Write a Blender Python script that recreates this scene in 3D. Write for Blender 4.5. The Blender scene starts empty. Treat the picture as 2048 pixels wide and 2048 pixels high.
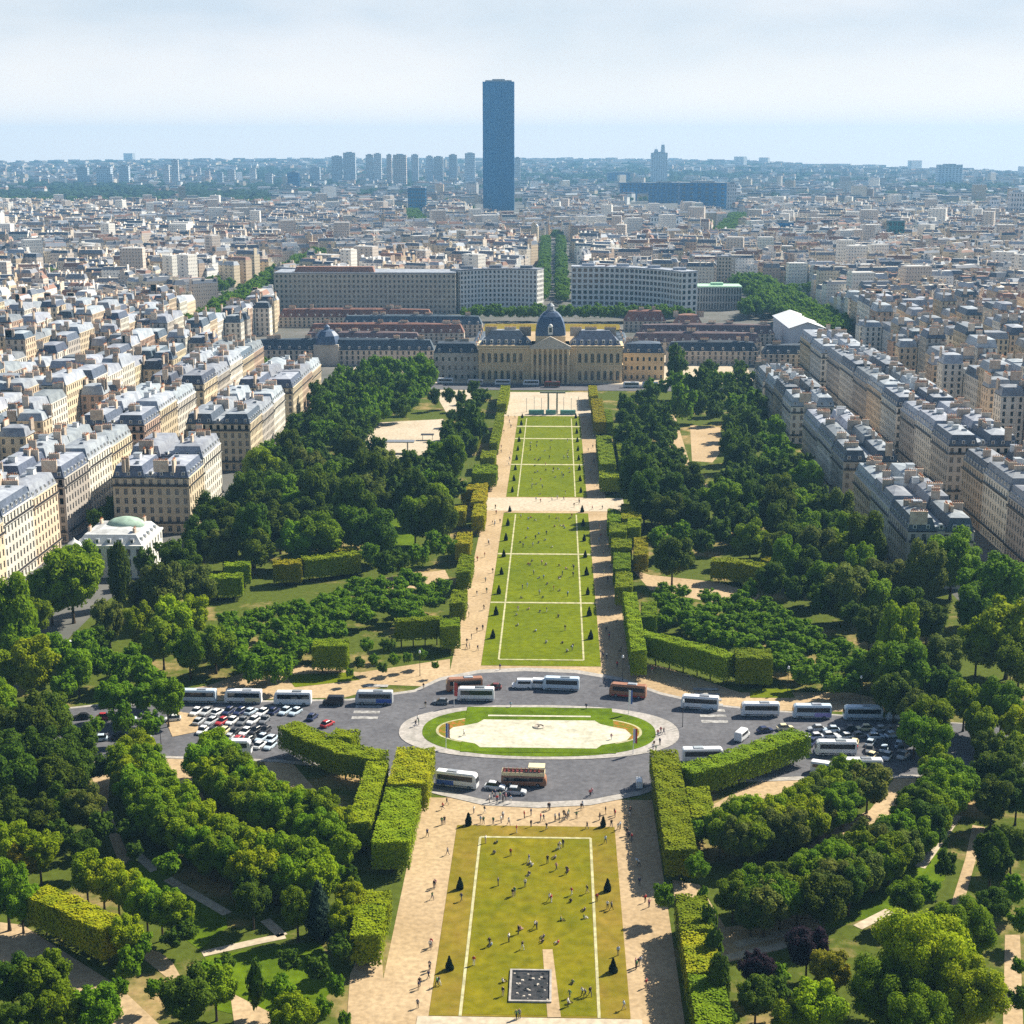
import bpy, bmesh, math, random
import numpy as np
from mathutils import Vector, Matrix
R = math.radians
S = bpy.context.scene
COL = S.collection
rnd = random.Random(7)
rg = np.random.default_rng(7)

# ------------------------------------------------------------------ camera, sky, sun
H, F, C = 150.0, 3000.0, 1024.0            # eye height; focal length and centre in pixels of the 2048 px photograph
TH = math.atan((C - 304) / F)
CX, CY, YAW = 3.95, -238.9, R(1.6958)
cam_d = bpy.data.cameras.new('camera'); cam = bpy.data.objects.new('camera', cam_d); COL.objects.link(cam)
cam.location = (CX, CY, H); cam.rotation_euler = (math.pi / 2 - TH, 0, YAW)
cam_d.sensor_width = 36; cam_d.lens = 36 * F / 2048; cam_d.clip_start = 1; cam_d.clip_end = 120000
S.camera = cam
SUN_AZ, SUN_EL = math.atan2(0.76, 0.57), R(42)
w = bpy.data.worlds.new('World'); S.world = w; w.use_nodes = True
nt = w.node_tree; N = nt.nodes; L = nt.links; N.clear()
wo = N.new('ShaderNodeOutputWorld'); bg = N.new('ShaderNodeBackground'); bg.inputs[1].default_value = 0.055
sky = N.new('ShaderNodeTexSky'); sky.sky_type = 'NISHITA'; sky.sun_disc = False
sky.sun_elevation = SUN_EL; sky.sun_rotation = SUN_AZ; sky.air_density = 1.0; sky.dust_density = 0.6; sky.ozone_density = 1.5
tc = N.new('ShaderNodeTexCoord')
sep = N.new('ShaderNodeSeparateXYZ'); L.new(tc.outputs['Generated'], sep.inputs[0])
zz = N.new('ShaderNodeMath'); zz.operation = 'ADD'; zz.inputs[1].default_value = 0.10; L.new(sep.outputs[2], zz.inputs[0])
dv = N.new('ShaderNodeVectorMath'); dv.operation = 'DIVIDE'; L.new(tc.outputs['Generated'], dv.inputs[0])
cz = N.new('ShaderNodeCombineXYZ'); [L.new(zz.outputs[0], cz.inputs[i]) for i in range(3)]
L.new(cz.outputs[0], dv.inputs[1])
n1 = N.new('ShaderNodeTexNoise'); n1.inputs['Scale'].default_value = 0.62; n1.inputs['Detail'].default_value = 9; n1.inputs['Roughness'].default_value = 0.52
n1.inputs['Distortion'].default_value = 0.35
mp = N.new('ShaderNodeMapping'); mp.inputs['Location'].default_value = (3.1, 1.7, 0); mp.inputs['Scale'].default_value = (4.2, 4.2, 13)
L.new(tc.outputs['Generated'], mp.inputs[0]); L.new(mp.outputs[0], n1.inputs['Vector'])
cr = N.new('ShaderNodeValToRGB'); cr.color_ramp.elements[0].position = 0.36; cr.color_ramp.elements[1].position = 0.62
cr.color_ramp.elements[0].color = (0.8,) * 3 + (1,); cr.color_ramp.elements[1].color = (0.95,) * 3 + (1,)
L.new(n1.outputs[0], cr.inputs[0])
n2 = N.new('ShaderNodeTexNoise'); n2.inputs['Scale'].default_value = 1.6; n2.inputs['Detail'].default_value = 6
L.new(mp.outputs[0], n2.inputs['Vector'])
cc = N.new('ShaderNodeValToRGB'); cc.color_ramp.elements[0].position = 0.38; cc.color_ramp.elements[1].position = 0.64
cc.color_ramp.elements[0].color = (6.6, 7.4, 8.2, 1); cc.color_ramp.elements[1].color = (8.3, 8.5, 8.8, 1)
L.new(n2.outputs[0], cc.inputs[0])
def ramp(lo, hi, a, b):
    m_ = N.new('ShaderNodeMapRange'); m_.interpolation_type = 'SMOOTHSTEP'; m_.inputs[1].default_value = lo; m_.inputs[2].default_value = hi; m_.inputs[3].default_value = a; m_.inputs[4].default_value = b; L.new(sep.outputs[2], m_.inputs[0]); return m_.outputs[0]
south = N.new('ShaderNodeMapRange'); south.interpolation_type = 'SMOOTHSTEP'; south.inputs[1].default_value = -.15; south.inputs[2].default_value = .65; south.inputs[3].default_value = .06; L.new(sep.outputs[1], south.inputs[0])
def times(a_, b_):
    m_ = N.new('ShaderNodeMath'); m_.operation = 'MULTIPLY'; L.new(a_, m_.inputs[0]); L.new(b_, m_.inputs[1]); return m_.outputs[0]
veil = N.new('ShaderNodeMath'); veil.operation = 'MULTIPLY'; L.new(cr.outputs[0], veil.inputs[0]); L.new(times(ramp(.16, .5, 1, .12), south.outputs[0]), veil.inputs[1])
mx = N.new('ShaderNodeMixRGB'); L.new(veil.outputs[0], mx.inputs[0]); L.new(sky.outputs[0], mx.inputs[1]); L.new(cc.outputs[0], mx.inputs[2])
hz_ = N.new('ShaderNodeMixRGB'); L.new(times(ramp(.004, .09, .94, 0), south.outputs[0]), hz_.inputs[0]); L.new(mx.outputs[0], hz_.inputs[1]); hz_.inputs[2].default_value = (12.4, 11.2, 10.0, 1)
L.new(hz_.outputs[0], bg.inputs[0]); L.new(bg.outputs[0], wo.inputs[0])
sd = bpy.data.lights.new('sun', 'SUN'); sd.energy = 5.0; sd.angle = R(0.55); sd.color = (1.0, 0.92, 0.76)
so = bpy.data.objects.new('sun', sd); COL.objects.link(so)
tos = Vector((math.sin(SUN_AZ) * math.cos(SUN_EL), math.cos(SUN_AZ) * math.cos(SUN_EL), math.sin(SUN_EL)))
so.rotation_euler = tos.to_track_quat('Z', 'Y').to_euler(); so.location = (400, 200, 900)
vs = S.view_settings; S.display_settings.display_device = 'sRGB'
vs.view_transform = 'Standard'; vs.look = 'None'; vs.gamma = 1; vs.exposure = 1.0; vs.use_curve_mapping = False
S.cycles.max_bounces = 5; S.cycles.diffuse_bounces = 2; S.cycles.transparent_max_bounces = 4; S.cycles.volume_bounces = 0
S.cycles.caustics_reflective = False; S.cycles.caustics_refractive = False; S.cycles.use_denoising = False

# ------------------------------------------------------------------ measuring helpers (photograph -> metres on the ground)
cy_, sy_ = math.cos(YAW), math.sin(YAW)
def ray(u, v):
    a = (u - C) / F; b = -(v - C) / F
    y = math.cos(TH) + b * math.sin(TH); z = -math.sin(TH) + b * math.cos(TH)
    return a * cy_ - y * sy_, a * sy_ + y * cy_, z, y
def at(u, v, z=0.0):
    x, y, d, _ = ray(u, v); k = (z - H) / d
    return CX + x * k, CY + y * k
def fwd(x, y): return -(x - CX) * sy_ + (y - CY) * cy_
def depth(x, y, z): return fwd(x, y) * math.cos(TH) + (H - z) * math.sin(TH)
def zat(v, x, y):
    _, _, dz, dy = ray(C, v); return H + fwd(x, y) * dz / dy
def proj(x, y, z):
    f = fwd(x, y); l = (x - CX) * cy_ + (y - CY) * sy_
    d = f * math.cos(TH) + (H - z) * math.sin(TH); q = f * math.sin(TH) - (H - z) * math.cos(TH)
    return C + F * l / d, C - F * q / d
s19 = 2048 / 1932
def at19(u, v, z=0.0): return at(u * s19, v * s19, z)

# ------------------------------------------------------------------ objects and naming
REG = []
def tag(o, label, cat, group=None, kind=None):
    o['label'] = label; o['category'] = cat
    if group: o['group'] = group
    if kind: o['kind'] = kind
    REG.append(o); return o
def empty(name, loc, rz=0):
    o = bpy.data.objects.new(name, None); COL.objects.link(o); o.location = loc; o.rotation_euler = (0, 0, rz); o.empty_display_size = .5
    return o
def link(name, me, parent=None, loc=(0, 0, 0), rz=0, sc=None, mat=None):
    o = bpy.data.objects.new(name, me); COL.objects.link(o); o.parent = parent; o.location = loc; o.rotation_euler = (0, 0, rz)
    if sc is not None: o.scale = sc if hasattr(sc, '__len__') else (sc,) * 3
    if mat is not None: setmat(o, mat)
    return o
def setmat(o, *ms):
    for i, m in enumerate(ms):
        if m is not None and i < len(o.material_slots):
            o.material_slots[i].link = 'OBJECT'; o.material_slots[i].material = m
ONES = ['', 'first', 'second', 'third', 'fourth', 'fifth', 'sixth', 'seventh', 'eighth', 'ninth', 'tenth', 'eleventh', 'twelfth', 'thirteenth', 'fourteenth', 'fifteenth', 'sixteenth', 'seventeenth', 'eighteenth', 'nineteenth']
def nth(n):
    if n < 20: return ONES[n]
    t, o = divmod(n, 10); T = ['', '', 'twent', 'thirt', 'fort', 'fift', 'sixt', 'sevent', 'eight', 'ninet'][t % 10]
    return (T + 'ieth') if o == 0 else (T + 'y-' + ONES[o])
def np_mesh(name, V, Q, mats, midx=None, smooth=False, fcol=None):
    V = np.asarray(V, np.float32); Q = np.asarray(Q, np.int32); n = len(Q); k = Q.shape[1]
    me = bpy.data.meshes.new(name)
    me.vertices.add(len(V)); me.vertices.foreach_set('co', V.ravel())
    me.loops.add(n * k); me.loops.foreach_set('vertex_index', Q.ravel())
    me.polygons.add(n); me.polygons.foreach_set('loop_start', np.arange(0, n * k, k, dtype=np.int32))
    for m in mats: me.materials.append(m)
    if midx is not None: me.polygons.foreach_set('material_index', np.asarray(midx, np.int32))
    me.update(calc_edges=True)
    me.polygons.foreach_set('use_smooth', np.full(n, bool(smooth)))
    if fcol is not None:
        a = me.attributes.new('Col', 'FLOAT_COLOR', 'FACE'); a.data.foreach_set('color', np.asarray(fcol, np.float32).ravel())
    return me
class MB:
    """collects boxes, tubes, prisms into one mesh"""
    def __init__(s): s.v = []; s.f = []; s.m = []
    def quad(s, pts, m=0):
        b = len(s.v); s.v += [tuple(p) for p in pts]; s.f.append(tuple(range(b, b + len(pts)))); s.m.append(m)
    def box(s, x0, x1, y0, y1, z0, z1, m=0, mtop=None, tx=0, ty=0):
        b = len(s.v)
        s.v += [(x0, y0, z0), (x1, y0, z0), (x1, y1, z0), (x0, y1, z0), (x0 + tx, y0 + ty, z1), (x1 - tx, y0 + ty, z1), (x1 - tx, y1 - ty, z1), (x0 + tx, y1 - ty, z1)]
        for i, f in enumerate([(3, 2, 1, 0), (4, 5, 6, 7), (0, 1, 5, 4), (1, 2, 6, 5), (2, 3, 7, 6), (3, 0, 4, 7)]):
            s.f.append(tuple(b + k for k in f)); s.m.append(mtop if (i == 1 and mtop is not None) else m)
    def lathe(s, prof, n=12, m=0, c=(0, 0, 0), sx=1, sy=1, cap=True):
        b = len(s.v)
        for r, z in prof:
            for i in range(n):
                a = 2 * math.pi * i / n; s.v.append((c[0] + r * sx * math.cos(a), c[1] + r * sy * math.sin(a), c[2] + z))
        for j in range(len(prof) - 1):
            for i in range(n):
                k = (i + 1) % n; s.f.append((b + j * n + i, b + j * n + k, b + (j + 1) * n + k, b + (j + 1) * n + i)); s.m.append(m)
        if cap:
            s.f.append(tuple(b + i for i in reversed(range(n)))); s.m.append(m)
            e = b + (len(prof) - 1) * n; s.f.append(tuple(e + i for i in range(n))); s.m.append(m)
    def tube(s, p, q, r0, r1=None, n=6, m=0):
        p = Vector(p); q = Vector(q); d = (q - p).normalized(); r1 = r0 if r1 is None else r1
        a = d.orthogonal().normalized(); c = d.cross(a); b = len(s.v)
        for o, r in ((p, r0), (q, r1)):
            for i in range(n):
                t = 2 * math.pi * i / n; s.v.append(tuple(o + a * (r * math.cos(t)) + c * (r * math.sin(t))))
        for i in range(n):
            k = (i + 1) % n; s.f.append((b + i, b + k, b + n + k, b + n + i)); s.m.append(m)
        s.f.append(tuple(b + i for i in reversed(range(n)))); s.m.append(m)
        s.f.append(tuple(b + n + i for i in range(n))); s.m.append(m)
    def mesh(s, name, *mats, smooth=False):
        me = bpy.data.meshes.new(name); me.from_pydata(s.v, [], s.f)
        for m in mats: me.materials.append(m)
        me.polygons.foreach_set('material_index', s.m)
        if smooth: me.polygons.foreach_set('use_smooth', [True] * len(s.f))
        me.update(); return me

# ------------------------------------------------------------------ materials
def mat(name, col, rough=0.8, spec=0.3, metal=0.0, noise=0.0, nscale=1.0, rand=0.0, col2=None, ramp=(0.4, 0.6), bump=0.0, nscale2=None, trans=0.0, huevar=0.0):
    m = bpy.data.materials.new(name); m.use_nodes = True; t = m.node_tree; n = t.nodes; l = t.links
    b = n['Principled BSDF']; b.inputs['Roughness'].default_value = rough; b.inputs['Specular IOR Level'].default_value = spec; b.inputs['Metallic'].default_value = metal
    b.inputs['Base Color'].default_value = (*col, 1); out = None
    if col2 is not None or noise > 0:
        g = n.new('ShaderNodeNewGeometry'); x = n.new('ShaderNodeTexNoise'); x.inputs['Scale'].default_value = nscale; x.inputs['Detail'].default_value = 6
        x.inputs['Roughness'].default_value = 0.65
        l.new(g.outputs['Position'], x.inputs['Vector'])
        r = n.new('ShaderNodeValToRGB'); r.color_ramp.elements[0].position = ramp[0]; r.color_ramp.elements[1].position = ramp[1]
        c2 = col2 if col2 is not None else tuple(c * (1 - noise) for c in col)
        r.color_ramp.elements[0].color = (*c2, 1); r.color_ramp.elements[1].color = (*col, 1)
        l.new(x.outputs[0], r.inputs[0]); out = r.outputs[0]
        if nscale2:
            y = n.new('ShaderNodeTexNoise'); y.inputs['Scale'].default_value = nscale2; y.inputs['Detail'].default_value = 4; l.new(g.outputs['Position'], y.inputs['Vector'])
            mr = n.new('ShaderNodeMapRange'); mr.inputs[1].default_value = .3; mr.inputs[2].default_value = .7; mr.inputs[3].default_value = 0.78; mr.inputs[4].default_value = 1.18
            l.new(y.outputs[0], mr.inputs[0]); mm = n.new('ShaderNodeVectorMath'); mm.operation = 'SCALE'; l.new(out, mm.inputs[0]); l.new(mr.outputs[0], mm.inputs['Scale']); out = mm.outputs[0]
    if rand > 0 or huevar > 0:
        oi = n.new('ShaderNodeObjectInfo'); hs = n.new('ShaderNodeHueSaturation')
        mr = n.new('ShaderNodeMapRange'); mr.inputs[3].default_value = 1 - rand; mr.inputs[4].default_value = 1 + rand; l.new(oi.outputs['Random'], mr.inputs[0]); l.new(mr.outputs[0], hs.inputs['Value'])
        if huevar > 0:
            k = n.new('ShaderNodeMath'); k.operation = 'MULTIPLY'; k.inputs[1].default_value = 7.31; f = n.new('ShaderNodeMath'); f.operation = 'FRACT'
            l.new(oi.outputs['Random'], k.inputs[0]); l.new(k.outputs[0], f.inputs[0])
            h = n.new('ShaderNodeMapRange'); h.inputs[3].default_value = .5 - huevar; h.inputs[4].default_value = .5 + huevar; l.new(f.outputs[0], h.inputs[0]); l.new(h.outputs[0], hs.inputs['Hue'])
        if out is not None: l.new(out, hs.inputs['Color'])
        else: hs.inputs['Color'].default_value = (*col, 1)
        out = hs.outputs[0]
    if out is not None: l.new(out, b.inputs['Base Color'])
    if bump > 0:
        g = n.new('ShaderNodeNewGeometry'); x = n.new('ShaderNodeTexNoise'); x.inputs['Scale'].default_value = nscale * 3; l.new(g.outputs['Position'], x.inputs['Vector'])
        bp = n.new('ShaderNodeBump'); bp.inputs['Strength'].default_value = bump; l.new(x.outputs[0], bp.inputs['Height']); l.new(bp.outputs[0], b.inputs['Normal'])
    if trans > 0:
        tr = n.new('ShaderNodeBsdfTranslucent'); mi = n.new('ShaderNodeMixShader'); mi.inputs[0].default_value = trans
        if out is not None: l.new(out, tr.inputs[0])
        else: tr.inputs[0].default_value = (*col, 1)
        o = n['Material Output']; l.new(b.outputs[0], mi.inputs[1]); l.new(tr.outputs[0], mi.inputs[2]); l.new(mi.outputs[0], o.inputs[0])
    return m
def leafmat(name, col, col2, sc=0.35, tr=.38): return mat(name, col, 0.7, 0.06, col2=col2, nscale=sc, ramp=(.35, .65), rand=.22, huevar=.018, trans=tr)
M = dict(
    gravel=mat('gravel', (.47, .35, .215), .95, .1, col2=(.36, .26, .15), nscale=.045, ramp=(.35, .65), nscale2=.9),
    gravel_pale=mat('pale_gravel', (.50, .43, .33), .95, .1, col2=(.43, .35, .255), nscale=.07, ramp=(.3, .6), nscale2=.7),
    parkearth=mat('park_earth', (.36, .25, .12), .95, .05, col2=(.075, .10, .014), nscale=.035, ramp=(.52, .66), nscale2=.6),
    grass=mat('lawn_grass', (.145, .175, .004), .95, .05, col2=(.092, .125, .003), nscale=.06, ramp=(.3, .68), nscale2=.5),
    grass_near=mat('worn_lawn_grass', (.195, .165, .008), .95, .05, col2=(.125, .132, .005), nscale=.055, ramp=(.36, .62), nscale2=.45),
    grass_dry=mat('dry_grass', (.235, .165, .026), .95, .05, col2=(.155, .135, .010), nscale=.09, ramp=(.35, .66), nscale2=.4),
    grass_deep=mat('garden_grass', (.105, .165, .005), .95, .05, col2=(.062, .105, .004), nscale=.08, nscale2=.5),
    asphalt=mat('asphalt', (.135, .135, .148), .9, .2, col2=(.085, .085, .097), nscale=.09, ramp=(.3, .7), nscale2=.7),
    cityground=mat('city_ground', (.16, .155, .15), .95, .1, col2=(.09, .095, .085), nscale=.02, ramp=(.35, .65)),
    pave=mat('pavement', (.40, .37, .345), .9, .15, col2=(.32, .30, .275), nscale=.2, nscale2=1.1),
    basin=mat('pale_basin_floor', (.56, .53, .42), .8, .2, col2=(.44, .42, .33), nscale=.12, nscale2=.8),
    line=mat('worn_road_paint', (.42, .41, .40), .9, noise=.55, nscale=.7),
    border=mat('pale_edging', (.50, .47, .27), .9, .1, noise=.35, nscale=.5),
    flower=mat('flower_bed', (.34, .13, .03), .95, .05, col2=(.14, .15, .012), nscale=.8, ramp=(.45, .62)),
    pitsoil=mat('dark_pit_soil', (.055, .055, .06), .95, .1, col2=(.025, .03, .035), nscale=.9, ramp=(.4, .6)),
    wall=mat('cream_limestone', (.60, .50, .36), .85, .2, col2=(.50, .41, .29), nscale=.12, ramp=(.3, .6), rand=.13, huevar=.012),
    wallg=mat('grey_limestone', (.46, .42, .37), .85, .2, col2=(.37, .34, .31), nscale=.12, ramp=(.3, .6), rand=.16, huevar=.015),
    wallw=mat('pale_render', (.70, .66, .58), .85, .2, col2=(.58, .54, .47), nscale=.12, ramp=(.3, .6), rand=.12, huevar=.01),
    wallp=mat('rosy_brick_and_stone', (.50, .37, .28), .85, .2, col2=(.40, .29, .22), nscale=.12, ramp=(.3, .6), rand=.15, huevar=.012),
    slate=mat('slate', (.085, .11, .155), .55, .4, col2=(.05, .07, .10), nscale=.5, rand=.35, huevar=.02),
    zinc=mat('zinc_roofing', (.33, .36, .40), .55, .35, col2=(.19, .21, .25), nscale=.22, ramp=(.35, .62), rand=.34, huevar=.025),
    redroof=mat('clay_tiles', (.30, .15, .11), .85, .2, col2=(.20, .11, .10), nscale=.2, rand=.25, huevar=.01),
    purpleroof=mat('weathered_roof_tiles', (.20, .145, .145), .85, .2, col2=(.13, .10, .11), nscale=.2, rand=.2),
    copper=mat('green_copper', (.22, .42, .33), .6, .3, noise=.3, nscale=.5),
    glass=mat('dark_window_glass', (.035, .045, .06), .12, .5),
    frame=mat('white_window_frame', (.45, .42, .37), .6),
    iron=mat('dark_iron', (.035, .035, .04), .5),
    pot=mat('terracotta', (.48, .20, .09), .85, rand=.2),
    chim=mat('chimney_masonry', (.56, .47, .37), .9, col2=(.42, .33, .26), nscale=.6, rand=.25),
    bark=mat('bark', (.085, .065, .045), .95, .1, noise=.4, nscale=1.5),
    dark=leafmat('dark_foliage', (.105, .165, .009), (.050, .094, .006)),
    mid=leafmat('mid_foliage', (.200, .300, .006), (.100, .190, .005)),
    bright=leafmat('bright_foliage', (.300, .370, .005), (.170, .260, .004)),
    olive=leafmat('olive_foliage', (.175, .205, .030), (.098, .138, .020)),
    yellow=leafmat('yellowing_foliage', (.30, .25, .012), (.17, .17, .010)),
    purple=leafmat('purple_foliage', (.040, .020, .036), (.020, .014, .020)),
    blue=leafmat('blue_green_foliage', (.055, .095, .060), (.028, .058, .040)),
    hedge=leafmat('clipped_foliage', (.205, .265, .005), (.125, .190, .004), .22, .10),
    hedgey=leafmat('scorched_clipped_foliage', (.36, .32, .007), (.20, .23, .005), .25, .10),
    rubber=mat('tyre_rubber', (.02, .02, .02), .8),
    white=mat('white_paint', (.74, .75, .77), .35, .5),
    vglass=mat('tinted_glass', (.012, .014, .018), .1, .5),
    lightw=mat('white_plaster', (.70, .69, .66), .8), steel=mat('grey_steel', (.30, .31, .33), .4, metal=.6),
    skin=mat('skin', (.45, .27, .19), .7), hair=mat('dark_hair', (.03, .022, .018), .8),
    stone=mat('warm_stone', (.74, .57, .35), .85, .2, col2=(.62, .47, .29), nscale=.15, ramp=(.3, .65)),
    stoneg=mat('grey_stone', (.56, .50, .42), .85, .2, col2=(.45, .40, .34), nscale=.15),
    domeslate=mat('dome_slate', (.075, .12, .21), .45, .45, noise=.3, nscale=.3),
)

# ------------------------------------------------------------------ ground sheets
NSH = [0]
def sheet(name, pts, z, m, kind='structure'):
    NSH[0] += 1; z += NSH[0] * .0012
    me = bpy.data.meshes.new(name); bm = bmesh.new()
    f = bm.faces.new([bm.verts.new((x, y, z)) for x, y in pts]); bmesh.ops.triangulate(bm, faces=[f]); bmesh.ops.recalc_face_normals(bm, faces=bm.faces)
    for g in bm.faces:
        if g.normal.z < 0: g.normal_flip()
    bm.to_mesh(me); bm.free(); me.materials.append(m)
    o = bpy.data.objects.new(name, me); COL.objects.link(o); o['kind'] = kind; return o
def rect(x0, x1, y0, y1): return [(x0, y0), (x1, y0), (x1, y1), (x0, y1)]
def strip(name, pts, wd, z, m):
    V = []; n = len(pts)
    for i, p in enumerate(pts):
        a = Vector(pts[max(0, i - 1)]); b = Vector(pts[min(n - 1, i + 1)]); d = (b - a).normalized(); nn = Vector((-d.y, d.x)) * wd / 2
        V.append(((p[0] + nn.x, p[1] + nn.y, z), (p[0] - nn.x, p[1] - nn.y, z)))
    mb = MB(); vv = [q for pr in V for q in pr]; mb.v = vv
    for i in range(n - 1): mb.f.append((2 * i, 2 * i + 1, 2 * i + 3, 2 * i + 2)); mb.m.append(0)
    o = link(name, mb.mesh(name, m)); o['kind'] = 'structure'; return o
# the land, out to where the photograph's skyline lies in each direction
edge = [(-1500, 335), (-600, 331), (0, 325), (300, 321), (700, 319), (1024, 318.5), (1300, 320), (1500, 324), (1700, 332), (1900, 340), (2048, 345), (2700, 352), (3600, 360)]
def edge_v(u):
    u = max(-1500, min(3600, u))
    for (a, va), (b, vb) in zip(edge[:-1], edge[1:]):
        if a <= u <= b: return va + (vb - va) * (u - a) / (b - a)
def rim_at(u):
    """ground distance and height of the land's visible rim in a direction"""
    v = edge_v(u); Rm = 13000 - 2400 * max(0, min(1, (u - 1300) / 700)); x, y, z, f_ = ray(u, v); k = math.hypot(x, y)
    return Rm, H + z / k * Rm
def gz(x, y):
    r = math.hypot(x - CX, y - CY)
    if r < 6200 or fwd(x, y) < 100: return -.05
    Rm, ze = rim_at(proj(x, y, 0)[0]); t = max(0, min(1, (r - 6200) / (Rm - 6200))); return ze * t * t * (3 - 2 * t) - .05
RAD = [40, 200, 600, 1500, 3500, 6200, 6900, 7600, 8300, 9000, 9700, 10400, 11100, 11800, 12400, 12900]; gvv = []; US = list(range(-1500, 3601, 100))
for u in US:
    Rm, _ = rim_at(u); x, y, z, f_ = ray(u, 320); k = math.hypot(x, y)
    for r in RAD: r = r if r <= 6200 else 6200 + (r - 6200) / 6700 * (Rm - 6200); X, Y = CX + x / k * r, CY + y / k * r; gvv.append((X, Y, gz(X, Y)))
nr_ = len(RAD); gq_ = [[i * nr_ + j, (i + 1) * nr_ + j, (i + 1) * nr_ + j + 1, i * nr_ + j + 1] for i in range(len(US) - 1) for j in range(nr_ - 1)]
gme = np_mesh('ground', gvv, gq_, [M['cityground']]); gme.flip_normals(); go = bpy.data.objects.new('ground', gme); COL.objects.link(go); go['kind'] = 'structure'
PARK = [(-150, -120), (150, -120), (142, 300), (140, 720), (125, 770), (-125, 770), (-140, 720), (-140, 320), (-150, 250)]
sheet('park_ground', PARK, 0.0, M['parkearth'])
# gravel of the central axis, crossings and glades
sheet('gravel_esplanade', rect(-27.5, 27.5, -60, 93), .03, M['gravel'])
sheet('gravel_walk', [(-27, 168), (27, 168), (26, 640), (-26, 640)], .03, M['gravel'])
sheet('gravel_terrace', rect(-30, 30, 626, 716), .06, M['gravel_pale'])
sheet('gravel_crossing', rect(-34, 34, 388, 413), .06, M['gravel_pale'])
def px(l): return [at(*p) for p in l]
sheet('gravel_glade', px([(700, 900), (760, 845), (890, 838), (885, 880), (860, 912), (735, 925)]), .03, M['gravel_pale'])
sheet('gravel_court', px([(1380, 850), (1440, 855), (1445, 900), (1425, 925), (1384, 922)]), .03, M['gravel'])
sheet('garden_path', px([(1315, 830), (1350, 830), (1382, 935), (1432, 990), (1420, 1000), (1345, 935)]), .03, M['gravel'])
sheet('left_square', px([(855, 760), (890, 765), (960, 775), (950, 835), (895, 830)]), .03, M['gravel_pale'])
sheet('garden_lawn', px([(758, 1035), (822, 1035), (835, 1105), (770, 1110)]), .03, M['grass_deep'])
strip('garden_path', px([(750, 1036), (812, 1028)]), 2.2, .05, M['gravel_pale'])
for nm, l in (('sandy_clearing', [(340, 1385), (420, 1370), (520, 1335), (600, 1330), (720, 1345), (900, 1318), (900, 1375), (780, 1370), (690, 1395), (380, 1402)]),
              ('sandy_clearing', [(1235, 1318), (1330, 1335), (1480, 1385), (1560, 1385), (1700, 1385), (1790, 1405), (1790, 1425), (1480, 1420), (1330, 1400), (1240, 1360)]),
              ('sandy_clearing', [(700, 1165), (890, 1140), (900, 1160), (880, 1180), (800, 1175), (720, 1200)]),
              ('sandy_clearing', [(1265, 1140), (1300, 1150), (1440, 1165), (1520, 1190), (1500, 1215), (1400, 1200), (1300, 1180)]),
              ('sandy_path', [(300, 1515), (372, 1512), (410, 1600), (520, 1700), (500, 1712), (390, 1640), (335, 1580)]),
              ('sandy_path', [(178, 1530), (222, 1535), (215, 1610), (260, 1720), (240, 1735), (200, 1620)]),
              ('sandy_path', [(520, 1510), (575, 1515), (640, 1590), (745, 1640), (745, 1690), (640, 1660), (545, 1560)]),
              ('sandy_path', [(1790, 1555), (1835, 1550), (1815, 1610), (1740, 1650), (1640, 1705), (1600, 1715), (1640, 1670), (1740, 1620)]),
              ('sandy_path', [(1375, 1640), (1460, 1590), (1560, 1545), (1640, 1540), (1640, 1560), (1520, 1600), (1400, 1670)]),
              ('sandy_court', [(1345, 1760), (1400, 1770), (1450, 1855), (1560, 1840), (1640, 1800), (1680, 1830), (1560, 1900), (1455, 1925), (1440, 1950), (1410, 2048), (1360, 1900)]),
              ('sandy_path', [(1945, 1650), (1970, 1655), (1925, 1815), (1900, 1815), (1930, 1720)]),
              ('sandy_path', [(2010, 1870), (2040, 1870), (2048, 2100), (2005, 2100)]),
              ('sandy_path', [(0, 1845), (45, 1850), (130, 1905), (240, 1975), (330, 2060), (260, 2100), (160, 2040), (0, 1920)]),
              ('sandy_path', [(285, 1895), (320, 1905), (345, 1925), (365, 1960), (345, 1965), (290, 1920)]),
              ('sandy_path', [(460, 1985), (560, 2035), (560, 2100), (470, 2060)]),
              ('sandy_path', [(700, 1950), (745, 1850), (760, 1850), (775, 2100), (690, 2100)])):
    sheet(nm, px(l), .03, M['gravel'])
sheet('garden_lawn', px([(255, 1720), (330, 1745), (450, 1820), (455, 1855), (400, 1900), (330, 1850), (270, 1780)]), .02, M['grass_deep'])
sheet('garden_lawn', px([(410, 1915), (560, 1890), (640, 1885), (680, 1960), (600, 2060), (430, 2020)]), .02, M['grass_deep'])
sheet('garden_lawn', px([(1610, 1815), (1780, 1720), (1860, 1650), (1900, 1640), (1890, 1760), (1760, 1830), (1650, 1860)]), .02, M['grass_deep'])
sheet('garden_lawn', px([(570, 1350), (700, 1345), (720, 1360), (590, 1375)]), .05, M['grass'])
sheet('garden_lawn', px([(1500, 1378), (1580, 1378), (1590, 1396), (1500, 1396)]), .05, M['grass'])
for l in ([(335, 1758), (455, 1828)], [(405, 1908), (520, 1882), (570, 1872)], [(530, 1840), (565, 1872)], [(1470, 1890), (1590, 1862)], [(1455, 1915), (1570, 1890)],
          [(1715, 1855), (1780, 1822)], [(1915, 1630), (1880, 1680), (1840, 1735)], [(275, 1710), (310, 1742)]):
    strip('garden_path', px(l), 2.2, .06, M['gravel_pale'])
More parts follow.
